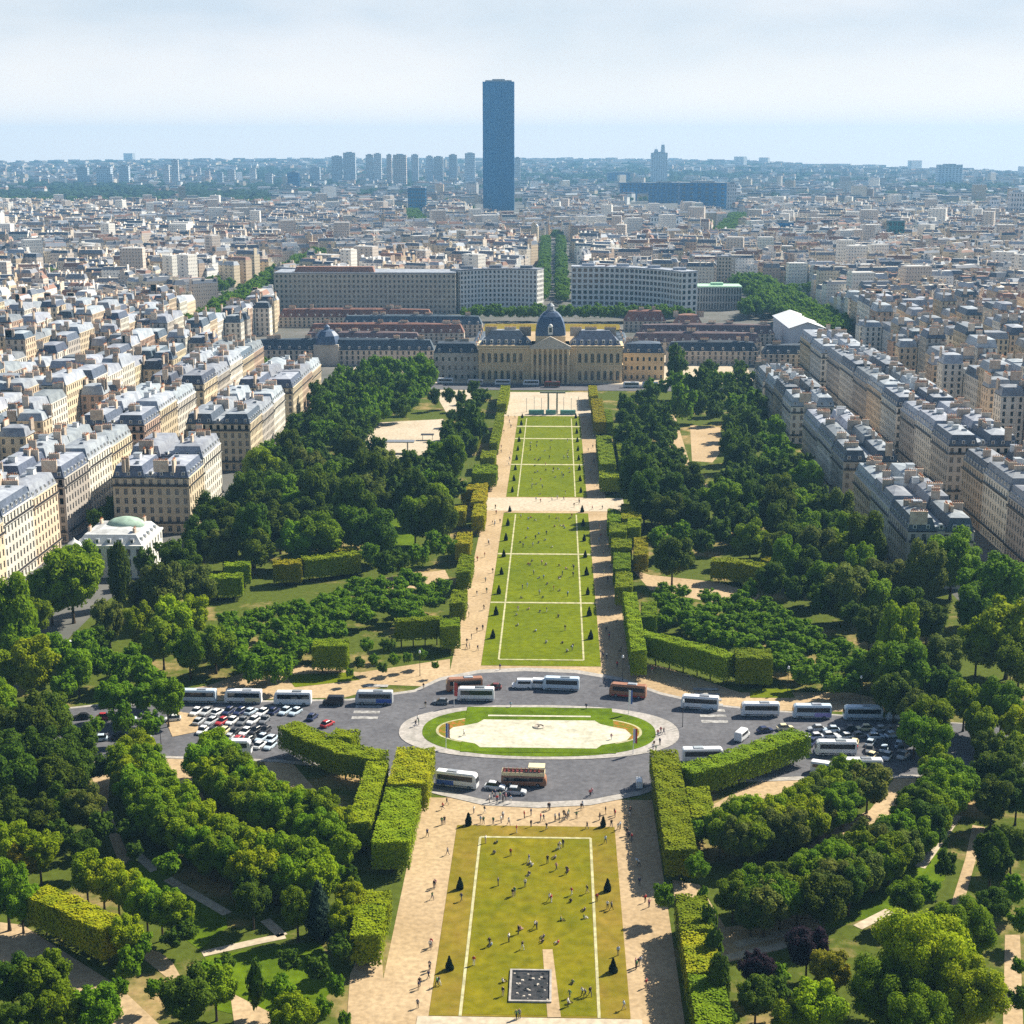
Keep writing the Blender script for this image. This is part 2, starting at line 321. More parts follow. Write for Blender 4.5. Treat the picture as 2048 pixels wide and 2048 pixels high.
# lawns
sheet('lawn', rect(-18, 18, 0, 78), .05, M['grass_dry']); sheet('lawn', rect(-12, 12, .6, 71.5), .075, M['grass_near'])
sheet('lawn', rect(-18, 18, 188, 384), .05, M['grass']); sheet('lawn', rect(-18, 18, 414.5, 626), .05, M['grass'])
def edging(y0, y1, close0, close1, x=12.4, wd=.55):
    for sx in (-1, 1): sheet('edging_path', rect(sx * x - wd / 2, sx * x + wd / 2, y0, y1), .09, M['border'])
    for fl, y in ((close0, y0), (close1, y1)):
        if fl: sheet('edging_path', rect(-x, x, y - wd * .7, y + wd * .7), .093, M['border'])
edging(0, 72, 0, 1); edging(193.5, 381, 1, 0, 12.9); edging(415, 618, 0, 0, 12.9)
for y, wd in ((252.7, 1.5), (316.6, 1.8), (486, 2.4), (554.8, 2.6), (591.7, 3.4)): sheet('edging_path', rect(-18, 18, y - wd / 2, y + wd / 2), .10, M['border'])
sheet('worn_track', px([(1085, 1900), (1105, 1900), (1122, 2036), (1095, 2036)]), .095, M['gravel'])
sheet('edging_path', rect(-20, 20, -3.2, -.2), .06, M['gravel_pale'])
# the square hole in the near lawn
mb = MB()
for a in ((-3.9, 3.9, 4.6, 5.0), (-3.9, 3.9, 15.2, 15.6), (-3.9, -3.5, 5.0, 15.2), (3.5, 3.9, 5.0, 15.2)): mb.box(*a, .06, .45, 0)
pit = link('excavation', mb.mesh('excavation_frame', M['pave'])); tag(pit, 'square dark dig with pale timber rim in the near lawn', 'excavation')
link('soil', MB().mesh('x') if 0 else sheet('soil', rect(-3.5, 3.5, 5.0, 15.2), .12, M['pitsoil']).data, pit)
bpy.data.objects.remove(bpy.data.objects['soil'])
for o in pit.children: o.name = 'soil'
mb = MB()
for i in range(60):
    x, y = rnd.uniform(-3.2, 3.2), rnd.uniform(5.3, 14.9); r = rnd.uniform(.12, .35); mb.box(x - r, x + r, y - r, y + r, .1, .1 + r * rnd.uniform(.4, 1.1), rnd.choice((0, 0, 1)), tx=r * .4, ty=r * .4)
rb = link('rubble', mb.mesh('rubble', M['pitsoil'], M['stoneg']), pit); rb['kind'] = 'stuff'
# roads
road = [(-200, 1455), (200, 1412), (345, 1408), (700, 1402), (830, 1385), (880, 1362), (960, 1347), (1050, 1343), (1150, 1347), (1240, 1362), (1320, 1390), (1420, 1412), (1560, 1425), (1800, 1440), (2300, 1475), (2300, 1575), (1835, 1550), (1640, 1552), (1440, 1560), (1340, 1560), (1275, 1582),
        (1180, 1600), (1076, 1605), (970, 1600), (870, 1578), (760, 1540), (560, 1520), (320, 1512), (-200, 1560)]
rp = px(road)
rim = sheet('pavement', [(x * 1.012, 137 + (y - 137) * 1.07) for x, y in rp], .07, M['pave']); sheet('road', rp, .10, M['asphalt'])
def oval(hx, hy, x0=.0, y0=135.5, n=64, p=2.35, cut=None):
    o = []
    for i in range(n):
        a = 2 * math.pi * i / n; c, s = math.cos(a), math.sin(a)
        o.append((x0 + hx * math.copysign(abs(c) ** (2 / p), c), y0 + hy * math.copysign(abs(s) ** (2 / p), s)))
    return o
sheet('roundabout_pavement', oval(37.2, 19.2), .22, M['pave']); sheet('roundabout_lawn', oval(31.0, 17.4), .26, M['grass_deep'])
mb = MB(); oo, ii = oval(37.2, 19.2), oval(37, 19)
for i in range(64):
    k = (i + 1) % 64; mb.quad([(*oo[i], .08), (*oo[k], .08), (*oo[k], .22), (*oo[i], .22)])
kb = link('kerb', mb.mesh('kerb', M['pave'])); kb['kind'] = 'structure'
sheet('edging_path', oval(27.4, 11.2), .29, M['border']); sheet('flower_bed', oval(26.7, 10.6), .31, M['flower'])
sheet('roundabout_lawn', rect(-20, 20, 120.5, 152.5), .33, M['grass_deep'])
bs = [(-24.5, 133), (-23, 137), (-19, 139), (-16.5, 140.5), (-15, 143), (15, 143), (16.5, 140.5), (19, 139), (23, 137), (24.5, 133), (23, 129), (19, 127), (16.5, 126), (15, 123.5), (-15, 123.5), (-16.5, 126), (-19, 127), (-23, 129)]
sheet('basin', bs, .36, M['basin'])
sheet('edging_path', rect(-14, 14, 145.5, 146.5), .37, M['basin'])
for u0, u1, v0, v1 in ((800, 832, 1385, 1420), (1290, 1330, 1395, 1440)): pass
for i in range(7):
    for cx0, sg in ((-47.5, 1), (47.5, -1)):
        y = 143 + i * 4.2; sheet('crosswalk', rect(cx0 - 3.6, cx0 + 3.6, y, y + 1.9), .125, M['line'])
strip('lane_marking', px([(1390, 1455), (1500, 1458), (1620, 1462)]), .35, .125, M['line'])
strip('lane_marking', px([(1440, 1500), (1380, 1500)]), .3, .125, M['line'])
strip('lane_marking', px([(690, 1483), (760, 1486)]), .6, .125, M['line'])
sheet('traffic_island', px([(330, 1440), (360, 1425), (400, 1432), (395, 1465), (345, 1475)]), .16, M['gravel'])
# road in front of the palace and its forecourt
sheet('boulevard', [(-150, 726), (150, 720), (150, 748), (-150, 754)], .10, M['asphalt'])
sheet('forecourt', rect(-140, 140, 750, 900), .05, M['gravel_pale'])
sheet('parade_ground', rect(-45, 45, 800, 1110), .07, M['gravel'])
sheet('parade_lawn', rect(-60, 60, 1050, 1108), .09, M['grass_dry'])
for sx in (-1, 1):
    sheet('street', rect((-181.5 if sx < 0 else 163) - 7, (-181.5 if sx < 0 else 163) + 7, 150, 830), .05, M['asphalt'])

# ------------------------------------------------------------------ foliage
def leaf_quads(P, Nn, size, g):
    n = len(P); t = g.normal(size=(n, 3)); t -= Nn * (t * Nn).sum(1, keepdims=True); t /= np.linalg.norm(t, axis=1, keepdims=True) + 1e-9
    b = np.cross(Nn, t); s = (size * g.uniform(.7, 1.35, n))[:, None]; a = t * s; b = b * s * .8
    V = np.stack([P - a, P - b * .9, P + a, P + b * .9], 1).reshape(-1, 3); return V, np.arange(4 * n).reshape(n, 4)
_ico = bmesh.new(); bmesh.ops.create_icosphere(_ico, subdivisions=2, radius=1); ICO_V = np.array([v.co[:] for v in _ico.verts]); ICO_F = np.array([[v.index for v in f.verts] for f in _ico.faces]); _ico.free()
def unit(g, n):
    d = g.normal(size=(n, 3)); return d / np.linalg.norm(d, axis=1, keepdims=True)
def crown_geo(seed, nb=60, nl=8500, ls=.050, kind='round', rr_=(.13, .30)):
    g = np.random.default_rng(seed); cs = []; rs = []
    if kind == 'round':
        for i in range(nb):
            d = unit(g, 1)[0]; d[2] = d[2] * .85 + .18
            cs.append(d * g.uniform(.45, .92)); rs.append(g.uniform(*rr_))
        cs.append(np.array([0, 0, -.05])); rs.append(.60)
    elif kind == 'cone':
        for i in range(nb):
            z = -1 + 2 * i / (nb - 1); rr = .95 * (1 - (z + 1) / 2) ** .8; a = i * 2.4
            cs.append(np.array([math.cos(a) * rr * .45, math.sin(a) * rr * .45, z * .9])); rs.append(.12 + rr * .52)
    else:   # column
        for i in range(nb):
            z = -1 + 2 * i / (nb - 1); rr = math.sqrt(max(.02, 1 - abs(z) ** 2.5)); a = i * 2.4
            cs.append(np.array([math.cos(a) * rr * .35, math.sin(a) * rr * .35, z * .85])); rs.append(.15 + rr * .42)
    cs = np.array(cs); rs = np.array(rs); w_ = rs ** 2 / (rs ** 2).sum(); Ps = []; Ns = []
    for c, r, q in zip(cs, rs, w_):
        k = int(nl * 2.2 * q); d = unit(g, k); p = c + d * (r * g.uniform(.80, 1.24, k))[:, None]
        dist = np.linalg.norm(p[:, None] - cs[None], axis=2); ok = (dist >= rs[None] * .78).all(1)
        Ps.append(p[ok]); Ns.append(d[ok])
    P = np.concatenate(Ps); Nn = np.concatenate(Ns)
    if len(P) > nl: s = g.choice(len(P), nl, replace=False); P = P[s]; Nn = Nn[s]
    Nn = Nn * 1.0 + unit(g, len(P)) * .65 + np.array([0, 0, .25]); Nn /= np.linalg.norm(Nn, axis=1, keepdims=True)
    V, Q = leaf_quads(P, Nn, ls, g)
    cv = [V]; tris = []; base = len(V)
    for c, r in zip(cs, rs):
        vv = ICO_V * (r * .74) + c; cv.append(vv); tris.append(ICO_F + base); base += len(vv)
    V = np.concatenate(cv); T = np.concatenate(tris); return V, Q, T
def mixed_mesh(name, V, Q, T, m):
    me = bpy.data.meshes.new(name); n4, n3 = len(Q), len(T)
    me.vertices.add(len(V)); me.vertices.foreach_set('co', np.asarray(V, np.float32).ravel())
    me.loops.add(n4 * 4 + n3 * 3); me.loops.foreach_set('vertex_index', np.concatenate([Q.ravel(), T.ravel()]).astype(np.int32))
    me.polygons.add(n4 + n3); me.polygons.foreach_set('loop_start', np.concatenate([np.arange(n4) * 4, n4 * 4 + np.arange(n3) * 3]).astype(np.int32))
    me.materials.append(m); me.update(calc_edges=True); me.polygons.foreach_set('use_smooth', np.zeros(n4 + n3, bool)); return me
CROWN = {'round': [mixed_mesh('crown', *crown_geo(100 + i), M['mid']) for i in range(7)],
         'cone': [mixed_mesh('crown', *crown_geo(200 + i, 16, 3600, .07, 'cone'), M['blue']) for i in range(2)],
         'col': [mixed_mesh('crown', *crown_geo(300 + i, 14, 4000, .075, 'col'), M['dark']) for i in range(3)],
         'giant': [mixed_mesh('crown', *crown_geo(400 + i, 85, 20000, .030, 'round', (.10, .26)), M['bright']) for i in range(2)]}
LOW = {'round': [crown_geo(500 + i, 30, 900, .105) for i in range(4)], 'col': [crown_geo(510, 7, 200, .24, 'col')], 'cone': [crown_geo(511, 8, 200, .2, 'cone')]}
def trunk_mesh(seed):
    g = random.Random(seed); mb = MB(); mb.lathe([(.055, 0), (.036, .12), (.03, .6), (.022, 1.0)], 8)
    for i in range(5):
        a = i * 1.26 + g.uniform(-.3, .3); z = g.uniform(.5, .85); mb.tube((0, 0, z), (math.cos(a) * .28, math.sin(a) * .28, z + g.uniform(.25, .4)), .016, .007, 5)
    return mb.mesh('trunk', M['bark'])
TRUNK = [trunk_mesh(i) for i in range(4)]
TREES = []      # dicts, built at the end: the 300 that show largest as things, the rest as one mass
TONE = {'d': ('dark', 'dark green'), 'm': ('mid', 'mid green'), 'b': ('bright', 'bright green'), 'o': ('olive', 'olive green'), 'y': ('yellow', 'yellowing'), 'p': ('purple', 'dark purple'), 's': ('blue', 'blue green')}
def tree(u, v, r, tone='m', shape='round', zone='park', clear=2.6):
    kz = {'flat': .78, 'round': 1.08, 'tall': 1.5, 'col': 2.3, 'cone': 1.7, 'giant': 1.0}[shape]
    R_ = 5.0
    for _ in range(5):
        zc = clear + R_ * kz; x, y = at(u, v, zc); d = depth(x, y, zc); R_ = r * d / F
    TREES.append(dict(x=x, y=y, r=R_, rz=R_ * kz, zc=zc, tone=tone, shape=shape, zone=zone, px=r * (kz ** .5)))
def tree_w(x, y, r, tone='m', shape='round', zone='park', clear=2.6, kz=1.08):
    zc = clear + r * kz; d = depth(x, y, zc); TREES.append(dict(x=x, y=y, r=r, rz=r * kz, zc=zc, tone=tone, shape=shape, zone=zone, px=r * F / d))
def trees(zone, l):
    for t in l: tree(*t[:3], *(t[3:]), zone=zone) if len(t) > 3 else tree(*t, zone=zone)
def inside(p, poly):
    c = False; j = len(poly) - 1
    for i in range(len(poly)):
        a, b = poly[i], poly[j]
        if (a[1] > p[1]) != (b[1] > p[1]) and p[0] < (b[0] - a[0]) * (p[1] - a[1]) / (b[1] - a[1]) + a[0]: c = not c
        j = i
    return c
def scatter(zone, poly, r0, tones, n=3000, gap=1.35, seed=1, avoid=(), low=False):
    g = random.Random(seed); us = [p[0] for p in poly]; vs_ = [p[1] for p in poly]; pts = []
    vlo, vhi = min(vs_), max(vs_)
    for _ in range(n):
        u, v = g.uniform(min(us), max(us)), g.uniform(vlo, vhi)
        if not inside((u, v), poly): continue
        r = g.uniform(.8, 1.2) * (r0[0] + (r0[1] - r0[0]) * (v - vlo) / (vhi - vlo))
        if any(((u - a) / (r + q)) ** 2 + ((v - b) / ((r + q) * .62)) ** 2 < (gap / 2) ** 2 * 1.5 for a, b, q in pts) or any((u - a) ** 2 + (v - b) ** 2 < q * q for a, b, q in avoid): continue
        pts.append((u, v, r)); r *= 1.26; sh = 'flat' if low else g.choice(['round'] * 5 + ['tall'] * 2)
        tree(u, v, r, g.choice(tones), sh, zone, 1.6 if low else 2.2)
def row(zone, pts, r, tone, step=.82, jit=.12, seed=3):
    g = random.Random(seed); step *= .8; r0 = r; r = r * 1.0
    for off in (-.42, .42):
        for a, b in zip(pts[:-1], pts[1:]):
            d = math.dist(a, b); k = max(1, round(d / (r * step))); nx, ny = -(b[1] - a[1]) / d * r * off, (b[0] - a[0]) / d * r * off
            for i in range(k):
                t = (i + (.5 if off > 0 else 0)) / k; q = r * .92 * g.uniform(1 - jit, 1 + jit); tree(a[0] + (b[0] - a[0]) * t + g.uniform(-4, 4) + nx, a[1] + (b[1] - a[1]) * t + g.uniform(-4, 4) + ny, q, g.choice(tone), 'round', zone, 1.8)
trees('left foreground garden', [(18, 1690, 40, 'b'), (78, 1705, 42, 'b'), (50, 1722, 34, 'y'), (12, 1775, 46, 'm', 'tall'), (42, 1805, 38, 'm'), (85, 1960, 58, 'm'), (22, 1965, 48, 'd'), (195, 2015, 50, 'm'), (112, 2030, 48, 'm'),
    (40, 2045, 45, 'd'), (258, 1930, 26, 'm', 'tall'), (240, 1975, 22, 'b'), (310, 1975, 22, 'm'), (375, 1995, 56, 'd'), (430, 1975, 42, 'm'), (335, 1730, 28, 'm'), (594, 1815, 32, 'm', 'tall'), (636, 1808, 30, 's', 'cone'),
    (685, 1895, 30, 'd'), (511, 1965, 20, 'd', 'col'), (633, 1935, 30, 'o'), (672, 1970, 21, 'm', 'tall'), (585, 2035, 46, 'b'), (450, 1930, 22, 'd'), (420, 1945, 30, 'b'), (648, 2015, 20, 'm', 'tall'), (560, 1985, 32, 'm'), (575, 1920, 26, 'd'),
    (505, 1800, 36, 'd'), (490, 1775, 28, 'o'), (676, 1750, 28, 'm'), (700, 1760, 20, 'o', 'tall'), (700, 1795, 34, 'b'), (690, 1840, 34, 'b'), (250, 1868, 38, 'b'), (285, 1890, 24, 'b'), (690, 2040, 16, 'm', 'tall')])
trees('left foreground clipped avenue', [(172, 1745, 40, 'b'), (205, 1757, 40, 'b'), (235, 1772, 40, 'b'), (262, 1788, 40, 'b'), (292, 1803, 40, 'b'), (322, 1818, 40, 'm'), (350, 1830, 40, 'm'), (375, 1862, 24, 'd'), (345, 1875, 24, 'd')])
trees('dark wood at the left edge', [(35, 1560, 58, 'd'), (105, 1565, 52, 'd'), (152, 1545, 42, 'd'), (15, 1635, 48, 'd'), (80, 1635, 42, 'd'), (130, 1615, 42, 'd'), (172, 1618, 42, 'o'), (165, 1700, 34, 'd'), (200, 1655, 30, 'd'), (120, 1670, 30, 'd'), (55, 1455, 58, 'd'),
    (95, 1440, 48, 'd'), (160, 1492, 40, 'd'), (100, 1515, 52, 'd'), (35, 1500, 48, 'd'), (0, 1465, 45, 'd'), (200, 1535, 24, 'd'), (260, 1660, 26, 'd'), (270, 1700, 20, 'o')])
row('inner left plane avenue', [(262, 1515), (285, 1560), (318, 1608), (360, 1650), (420, 1682), (480, 1710), (540, 1728), (600, 1745), (655, 1752)], 46, ['m', 'm', 'b'], .85)
row('outer left plane avenue', [(410, 1512), (442, 1548), (480, 1578), (525, 1602), (575, 1622), (625, 1645), (670, 1668), (705, 1690)], 42, ['m', 'm', 'b'], .85, seed=5)
row('outer right plane avenue', [(1722, 1555), (1680, 1590), (1630, 1615), (1580, 1640), (1520, 1655), (1465, 1665), (1440, 1690)], 44, ['m', 'm', 'o', 'b'], .85, seed=6)
row('inner right plane avenue', [(1905, 1555), (1875, 1600), (1842, 1640), (1800, 1685), (1740, 1715), (1690, 1740), (1630, 1765), (1560, 1783), (1495, 1800), (1455, 1822)], 46, ['m', 'm', 'o', 'd'], .9, seed=7)
trees('right foreground garden', [(1650, 1800, 52, 'd'), (1700, 1770, 40, 'd'), (1659, 1945, 42, 'y'), (1633, 2018, 56, 'b'), (1580, 2040, 40, 'b'), (1514, 1938, 36, 'p'), (1512, 1995, 42, 'd'), (1555, 1985, 30, 'p'), (1615, 1892, 42, 'p'), (1560, 1950, 22, 'y'), (1450, 2035, 30, 'd'),
    (1395, 1735, 27, 'b'), (1390, 1665, 24, 'b'), (1325, 1790, 22, 'm', 'tall'), (1405, 1800, 12, 'm', 'col'), (1418, 1850, 18, 'd', 'col'), (1428, 1900, 20, 'd', 'col'), (1437, 1965, 24, 'd', 'col'), (1813, 1795, 34, 'm'), (1850, 1780, 26, 'm'), (1983, 1714, 40, 'd', 'tall'), (1890, 1730, 22, 'd', 'tall'), (1812, 1705, 24, 'd', 'tall'),
    (2030, 1780, 30, 'b'), (2045, 1845, 26, 'b'), (1985, 1810, 34, 'd'), (2025, 1690, 36, 'd'), (2006, 1540, 46, 'd'), (2035, 1590, 40, 'd'), (1985, 1600, 40, 'd'), (2040, 2000, 24, 'd'), (2040, 1930, 18, 'm')])
trees('giant tree at the lower right', [(1850, 1925, 104, 'b', 'giant'), (1925, 1862, 66, 'm', 'giant'), (1762, 1985, 72, 'm', 'giant'), (1935, 1995, 82, 'b', 'giant'), (1835, 2040, 70, 'm', 'giant')])
trees('wood beside the left car park', [(142, 1165, 64, 'm'), (100, 1185, 48, 'm'), (160, 1120, 36, 'm'), (25, 1235, 56, 'm', 'tall'), (70, 1230, 34, 'm'), (238, 1145, 24, 'd', 'col'), (290, 1122, 24, 'd', 'tall'), (320, 1180, 52, 'o'), (365, 1132, 42, 'd'), (340, 1105, 32, 'd'), (282, 1190, 34, 'o'), (392, 1175, 40, 'o'),
    (217, 1240, 32, 'o', 'tall'), (200, 1280, 26, 'd'), (275, 1250, 30, 'b', 'tall'), (345, 1240, 42, 'b'), (388, 1232, 36, 'b'), (325, 1280, 42, 'm'), (378, 1300, 42, 'm'), (430, 1290, 40, 'm'), (65, 1330, 52, 'b'), (100, 1310, 40, 'm'), (8, 1340, 40, 'b'), (0, 1400, 36, 'm'), (155, 1340, 38, 'm'), (125, 1370, 30, 'm'), (195, 1325, 32, 'm'), (240, 1338, 30, 'b'),
    (287, 1345, 32, 'm'), (262, 1320, 30, 'm'), (225, 1392, 34, 'm'), (282, 1392, 32, 'm'), (334, 1398, 38, 'm'), (310, 1370, 28, 'm'), (245, 1438, 24, 'b', 'tall'), (300, 1448, 28, 'm'), (190, 1450, 20, 'b'), (110, 1415, 26, 'm'), (20, 1440, 30, 'm'), (45, 1290, 40, 'm'), (170, 1290, 30, 'm')])
scatter('plane grove left of the second lawn', [(445, 1235), (560, 1215), (680, 1178), (820, 1150), (895, 1178), (880, 1205), (830, 1228), (780, 1222), (700, 1245), (650, 1290), (570, 1340), (500, 1345), (440, 1300)], (17, 25), ['b', 'm', 'b'], gap=1.2, seed=11, low=True)
trees('shrubs above the left bus row', [(719, 1326, 13, 'd'), (748, 1318, 13, 'b'), (765, 1335, 12, 'd'), (790, 1318, 14, 'b'), (735, 1290, 16, 'm'), (775, 1290, 16, 'o'), (815, 1315, 12, 'b'), (845, 1308, 12, 'm'), (870, 1330, 9, 'b'), (700, 1345, 10, 'b'), (505, 1340, 30, 'm'), (560, 1335, 32, 'm')])
scatter('plane grove right of the second lawn', [(1305, 1215), (1335, 1170), (1420, 1190), (1520, 1205), (1580, 1225), (1660, 1285), (1760, 1330), (1745, 1362), (1660, 1370), (1590, 1350), (1540, 1305), (1470, 1288), (1400, 1270), (1330, 1245)], (18, 27), ['b', 'm', 'b'], gap=1.2, seed=12, low=True)
trees('wood beside the right car park', [(1905, 1125, 58, 'm'), (1990, 1172, 66, 'm'), (1945, 1215, 44, 'm'), (2018, 1270, 70, 'b'), (1955, 1290, 48, 'b'), (2040, 1325, 50, 'm'), (1795, 1280, 46, 'b', 'tall'), (1770, 1330, 42, 'm'), (1815, 1345, 56, 'm'), (1790, 1385, 44, 'd'), (1885, 1320, 42, 'o'), (1885, 1370, 40, 'd'), (1930, 1405, 40, 'm'), (2005, 1408, 48, 'm'), (1960, 1450, 36, 'm'),
    (2040, 1450, 36, 'b'), (1860, 1438, 44, 'm'), (1830, 1465, 36, 'm'), (1865, 1490, 42, 'm'), (1835, 1420, 36, 'o'), (1880, 1535, 36, 'm'), (1975, 1500, 34, 'd'), (2020, 1500, 38, 'm'), (1960, 1555, 30, 'd'), (1855, 1240, 40, 'd'), (1810, 1215, 40, 'd'), (1740, 1255, 36, 'd'), (1700, 1225, 28, 'd')])
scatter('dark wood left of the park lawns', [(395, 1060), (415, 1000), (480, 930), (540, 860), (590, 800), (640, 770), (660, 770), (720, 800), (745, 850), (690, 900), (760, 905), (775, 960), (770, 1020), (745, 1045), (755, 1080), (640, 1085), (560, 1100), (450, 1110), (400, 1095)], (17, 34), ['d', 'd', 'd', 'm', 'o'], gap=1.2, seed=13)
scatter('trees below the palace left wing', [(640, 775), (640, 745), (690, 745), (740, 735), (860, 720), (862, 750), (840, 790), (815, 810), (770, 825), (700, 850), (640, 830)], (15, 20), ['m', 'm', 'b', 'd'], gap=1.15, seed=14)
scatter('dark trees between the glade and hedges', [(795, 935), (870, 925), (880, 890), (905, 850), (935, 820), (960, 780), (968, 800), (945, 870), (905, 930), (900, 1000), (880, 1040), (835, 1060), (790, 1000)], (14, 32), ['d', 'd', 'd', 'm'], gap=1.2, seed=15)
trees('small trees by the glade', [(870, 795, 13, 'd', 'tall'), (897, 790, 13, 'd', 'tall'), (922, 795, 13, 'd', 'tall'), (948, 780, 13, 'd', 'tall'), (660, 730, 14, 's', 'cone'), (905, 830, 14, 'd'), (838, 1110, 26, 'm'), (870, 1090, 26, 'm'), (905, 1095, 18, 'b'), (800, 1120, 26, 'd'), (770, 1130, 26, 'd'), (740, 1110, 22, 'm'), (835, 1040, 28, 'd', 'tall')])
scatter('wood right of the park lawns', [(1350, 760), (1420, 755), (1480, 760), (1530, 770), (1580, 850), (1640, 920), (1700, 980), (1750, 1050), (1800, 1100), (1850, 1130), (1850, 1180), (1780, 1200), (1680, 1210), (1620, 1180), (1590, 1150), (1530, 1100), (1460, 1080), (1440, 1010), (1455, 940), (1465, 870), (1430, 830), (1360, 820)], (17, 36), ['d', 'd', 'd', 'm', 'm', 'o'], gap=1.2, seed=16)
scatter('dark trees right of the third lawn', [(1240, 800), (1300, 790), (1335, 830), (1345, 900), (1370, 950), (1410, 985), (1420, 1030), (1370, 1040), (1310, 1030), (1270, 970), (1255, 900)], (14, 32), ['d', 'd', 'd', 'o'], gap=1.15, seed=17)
trees('trees by the right path hedges', [(1345, 1117, 40, 'd'), (1320, 1080, 26, 'm'), (1360, 1070, 26, 'm'), (1400, 1085, 26, 'd'), (1440, 1060, 30, 'd'), (1545, 1160, 34, 'd'), (1590, 1180, 28, 'o'), (1500, 1180, 20, 'm'), (1640, 1200, 30, 'o'), (1352, 725, 24, 'd', 'tall'), (1325, 775, 14, 'b'), (1300, 770, 13, 'b'), (1420, 735, 16, 'd'), (1480, 735, 18, 'd'), (1345, 750, 12, 'd'), (1665, 735, 22, 'd'), (1685, 750, 18, 'd')])
trees('street trees behind the left apartment row', [(545, 735, 16, 'm'), (560, 745, 14, 'm'), (530, 730, 14, 'm')])

# clipped hedges and topiary
HEDGES = 0
def hedge(name, pts, wd, z0, z1, m, label, trunks=0, cat='hedge', leaf=.25, dens=2.3, round_=.6, seed=0, closed=False):
    """pts: centre line on the ground; a clipped solid with leaves all over its faces"""
    g = np.random.default_rng(900 + seed + len(label)); P = [Vector(p) for p in pts]; n = len(P); Lf = []; Rt = []
    for i in range(n):
        a = P[max(0, i - 1)]; b = P[min(n - 1, i + 1)]; d = (b - a).normalized(); nn = Vector((-d.y, d.x))
        sc = 1.0
        if 0 < i < n - 1:
            d0 = (P[i] - P[i - 1]).normalized(); sc = 1 / max(.5, abs(nn.dot(Vector((-d0.y, d0.x)))))
        Lf.append(P[i] + nn * wd / 2 * sc); Rt.append(P[i] - nn * wd / 2 * sc)
    root = empty(name, (P[0].x, P[0].y, 0)); ox, oy = P[0].x, P[0].y
    mb = MB(); sh = min(.8, wd * .2); quads = []
    b = 0; e0 = (P[1] - P[0]).normalized() * .7; e1 = (P[-2] - P[-1]).normalized() * .7
    for i in range(n):
        e = e0 if i == 0 else (e1 if i == n - 1 else Vector((0, 0)))
        for q, o in ((Lf[i] + e, Rt[i] + e), (Rt[i] + e, Lf[i] + e)):
            d = (o - q).normalized() * sh; mb.v += [(q.x + d.x - ox, q.y + d.y - oy, z0 + .5), (q.x + d.x - ox, q.y + d.y - oy, z1 - .35)]
    for i in range(n - 1):
        k = 4 * i; mb.f += [(k, k + 4, k + 5, k + 1), (k + 6, k + 2, k + 3, k + 7), (k + 1, k + 5, k + 7, k + 3), (k + 4, k, k + 2, k + 6)]; mb.m += [0] * 4
    k = 4 * (n - 1); mb.f += [(0, 1, 3, 2), (k + 1, k, k + 2, k + 3)]; mb.m += [0, 0]
    def area_pts(a, b_, c, d, nrm):     # quad a,b,c,d
        a, b_, c, d = (np.array(q, float) for q in (a, b_, c, d)); ar = np.linalg.norm(np.cross(b_ - a, d - a)); k = int(ar * dens / (leaf * leaf * 2.2)) + 4
        s = g.uniform(0, 1, (k, 1)); t = g.uniform(0, 1, (k, 1)); p = a * (1 - s) * (1 - t) + b_ * s * (1 - t) + c * s * t + d * (1 - s) * t
        return p + np.array(nrm) * (g.normal(-.03, .12, (k, 1)) if nrm[2] > .5 else g.uniform(-.75, .2, (k, 1)) * (1 + .5 * np.sin(p[:, :1] * 1.9 + p[:, 1:2] * 2.3 + p[:, 2:3] * 1.1))), np.repeat(np.array(nrm, float)[None], k, 0)
    PP = []; NN = []
    def add(*a):
        p, q = area_pts(*a); PP.append(p); NN.append(q)
    for i in range(n - 1):
        l0, l1, r0, r1 = Lf[i], Lf[i + 1], Rt[i], Rt[i + 1]; dl = (l1 - l0).normalized(); nl = (-dl.y, dl.x, 0); nr = (dl.y, -dl.x, 0)
        add((l0.x, l0.y, z1), (l1.x, l1.y, z1), (r1.x, r1.y, z1), (r0.x, r0.y, z1), (0, 0, 1))
        add((l0.x, l0.y, z0), (l1.x, l1.y, z0), (l1.x, l1.y, z1), (l0.x, l0.y, z1), nl); add((r0.x, r0.y, z0), (r1.x, r1.y, z0), (r1.x, r1.y, z1), (r0.x, r0.y, z1), nr)
    for (l, r), d in (((Lf[0], Rt[0]), (P[0] - P[1]).normalized()), ((Lf[-1], Rt[-1]), (P[-1] - P[-2]).normalized())):
        add((l.x, l.y, z0), (r.x, r.y, z0), (r.x, r.y, z1), (l.x, l.y, z1), (d.x, d.y, 0))
    Pn = np.concatenate(PP) - np.array([ox, oy, 0]); Nn = np.concatenate(NN) * 1.2 + unit(g, len(Pn)) * .40; Nn /= np.linalg.norm(Nn, axis=1, keepdims=True)
    wv = .16 * np.sin(Pn[:, 0] * 1.1 + Pn[:, 1] * .7) + .12 * np.sin(Pn[:, 0] * .37 - Pn[:, 1] * 1.3 + 1); Pn[:, 2] += wv * (Pn[:, 2] > z1 - .6)
    V, Q = leaf_quads(Pn, Nn, leaf, g); bv = len(V); V = np.concatenate([V, np.array(mb.v)]); Q = np.concatenate([Q, np.array([[i + bv for i in f] for f in mb.f])])
    link('foliage', np_mesh('clipped_foliage', V, Q, [m]), root)
    if z0 > .5:
        tot = sum((P[i + 1] - P[i]).length for i in range(n - 1)); k = trunks or max(1, round(tot / 6))
        for j in range(k):
            s = (j + .5) / k * tot
            for i in range(n - 1):
                ln = (P[i + 1] - P[i]).length
                if s <= ln or i == n - 2: break
                s -= ln
            q = P[i].lerp(P[i + 1], min(1, s / ln)); link('trunk', TRUNKH, root, (q.x - ox, q.y - oy, 0), j)
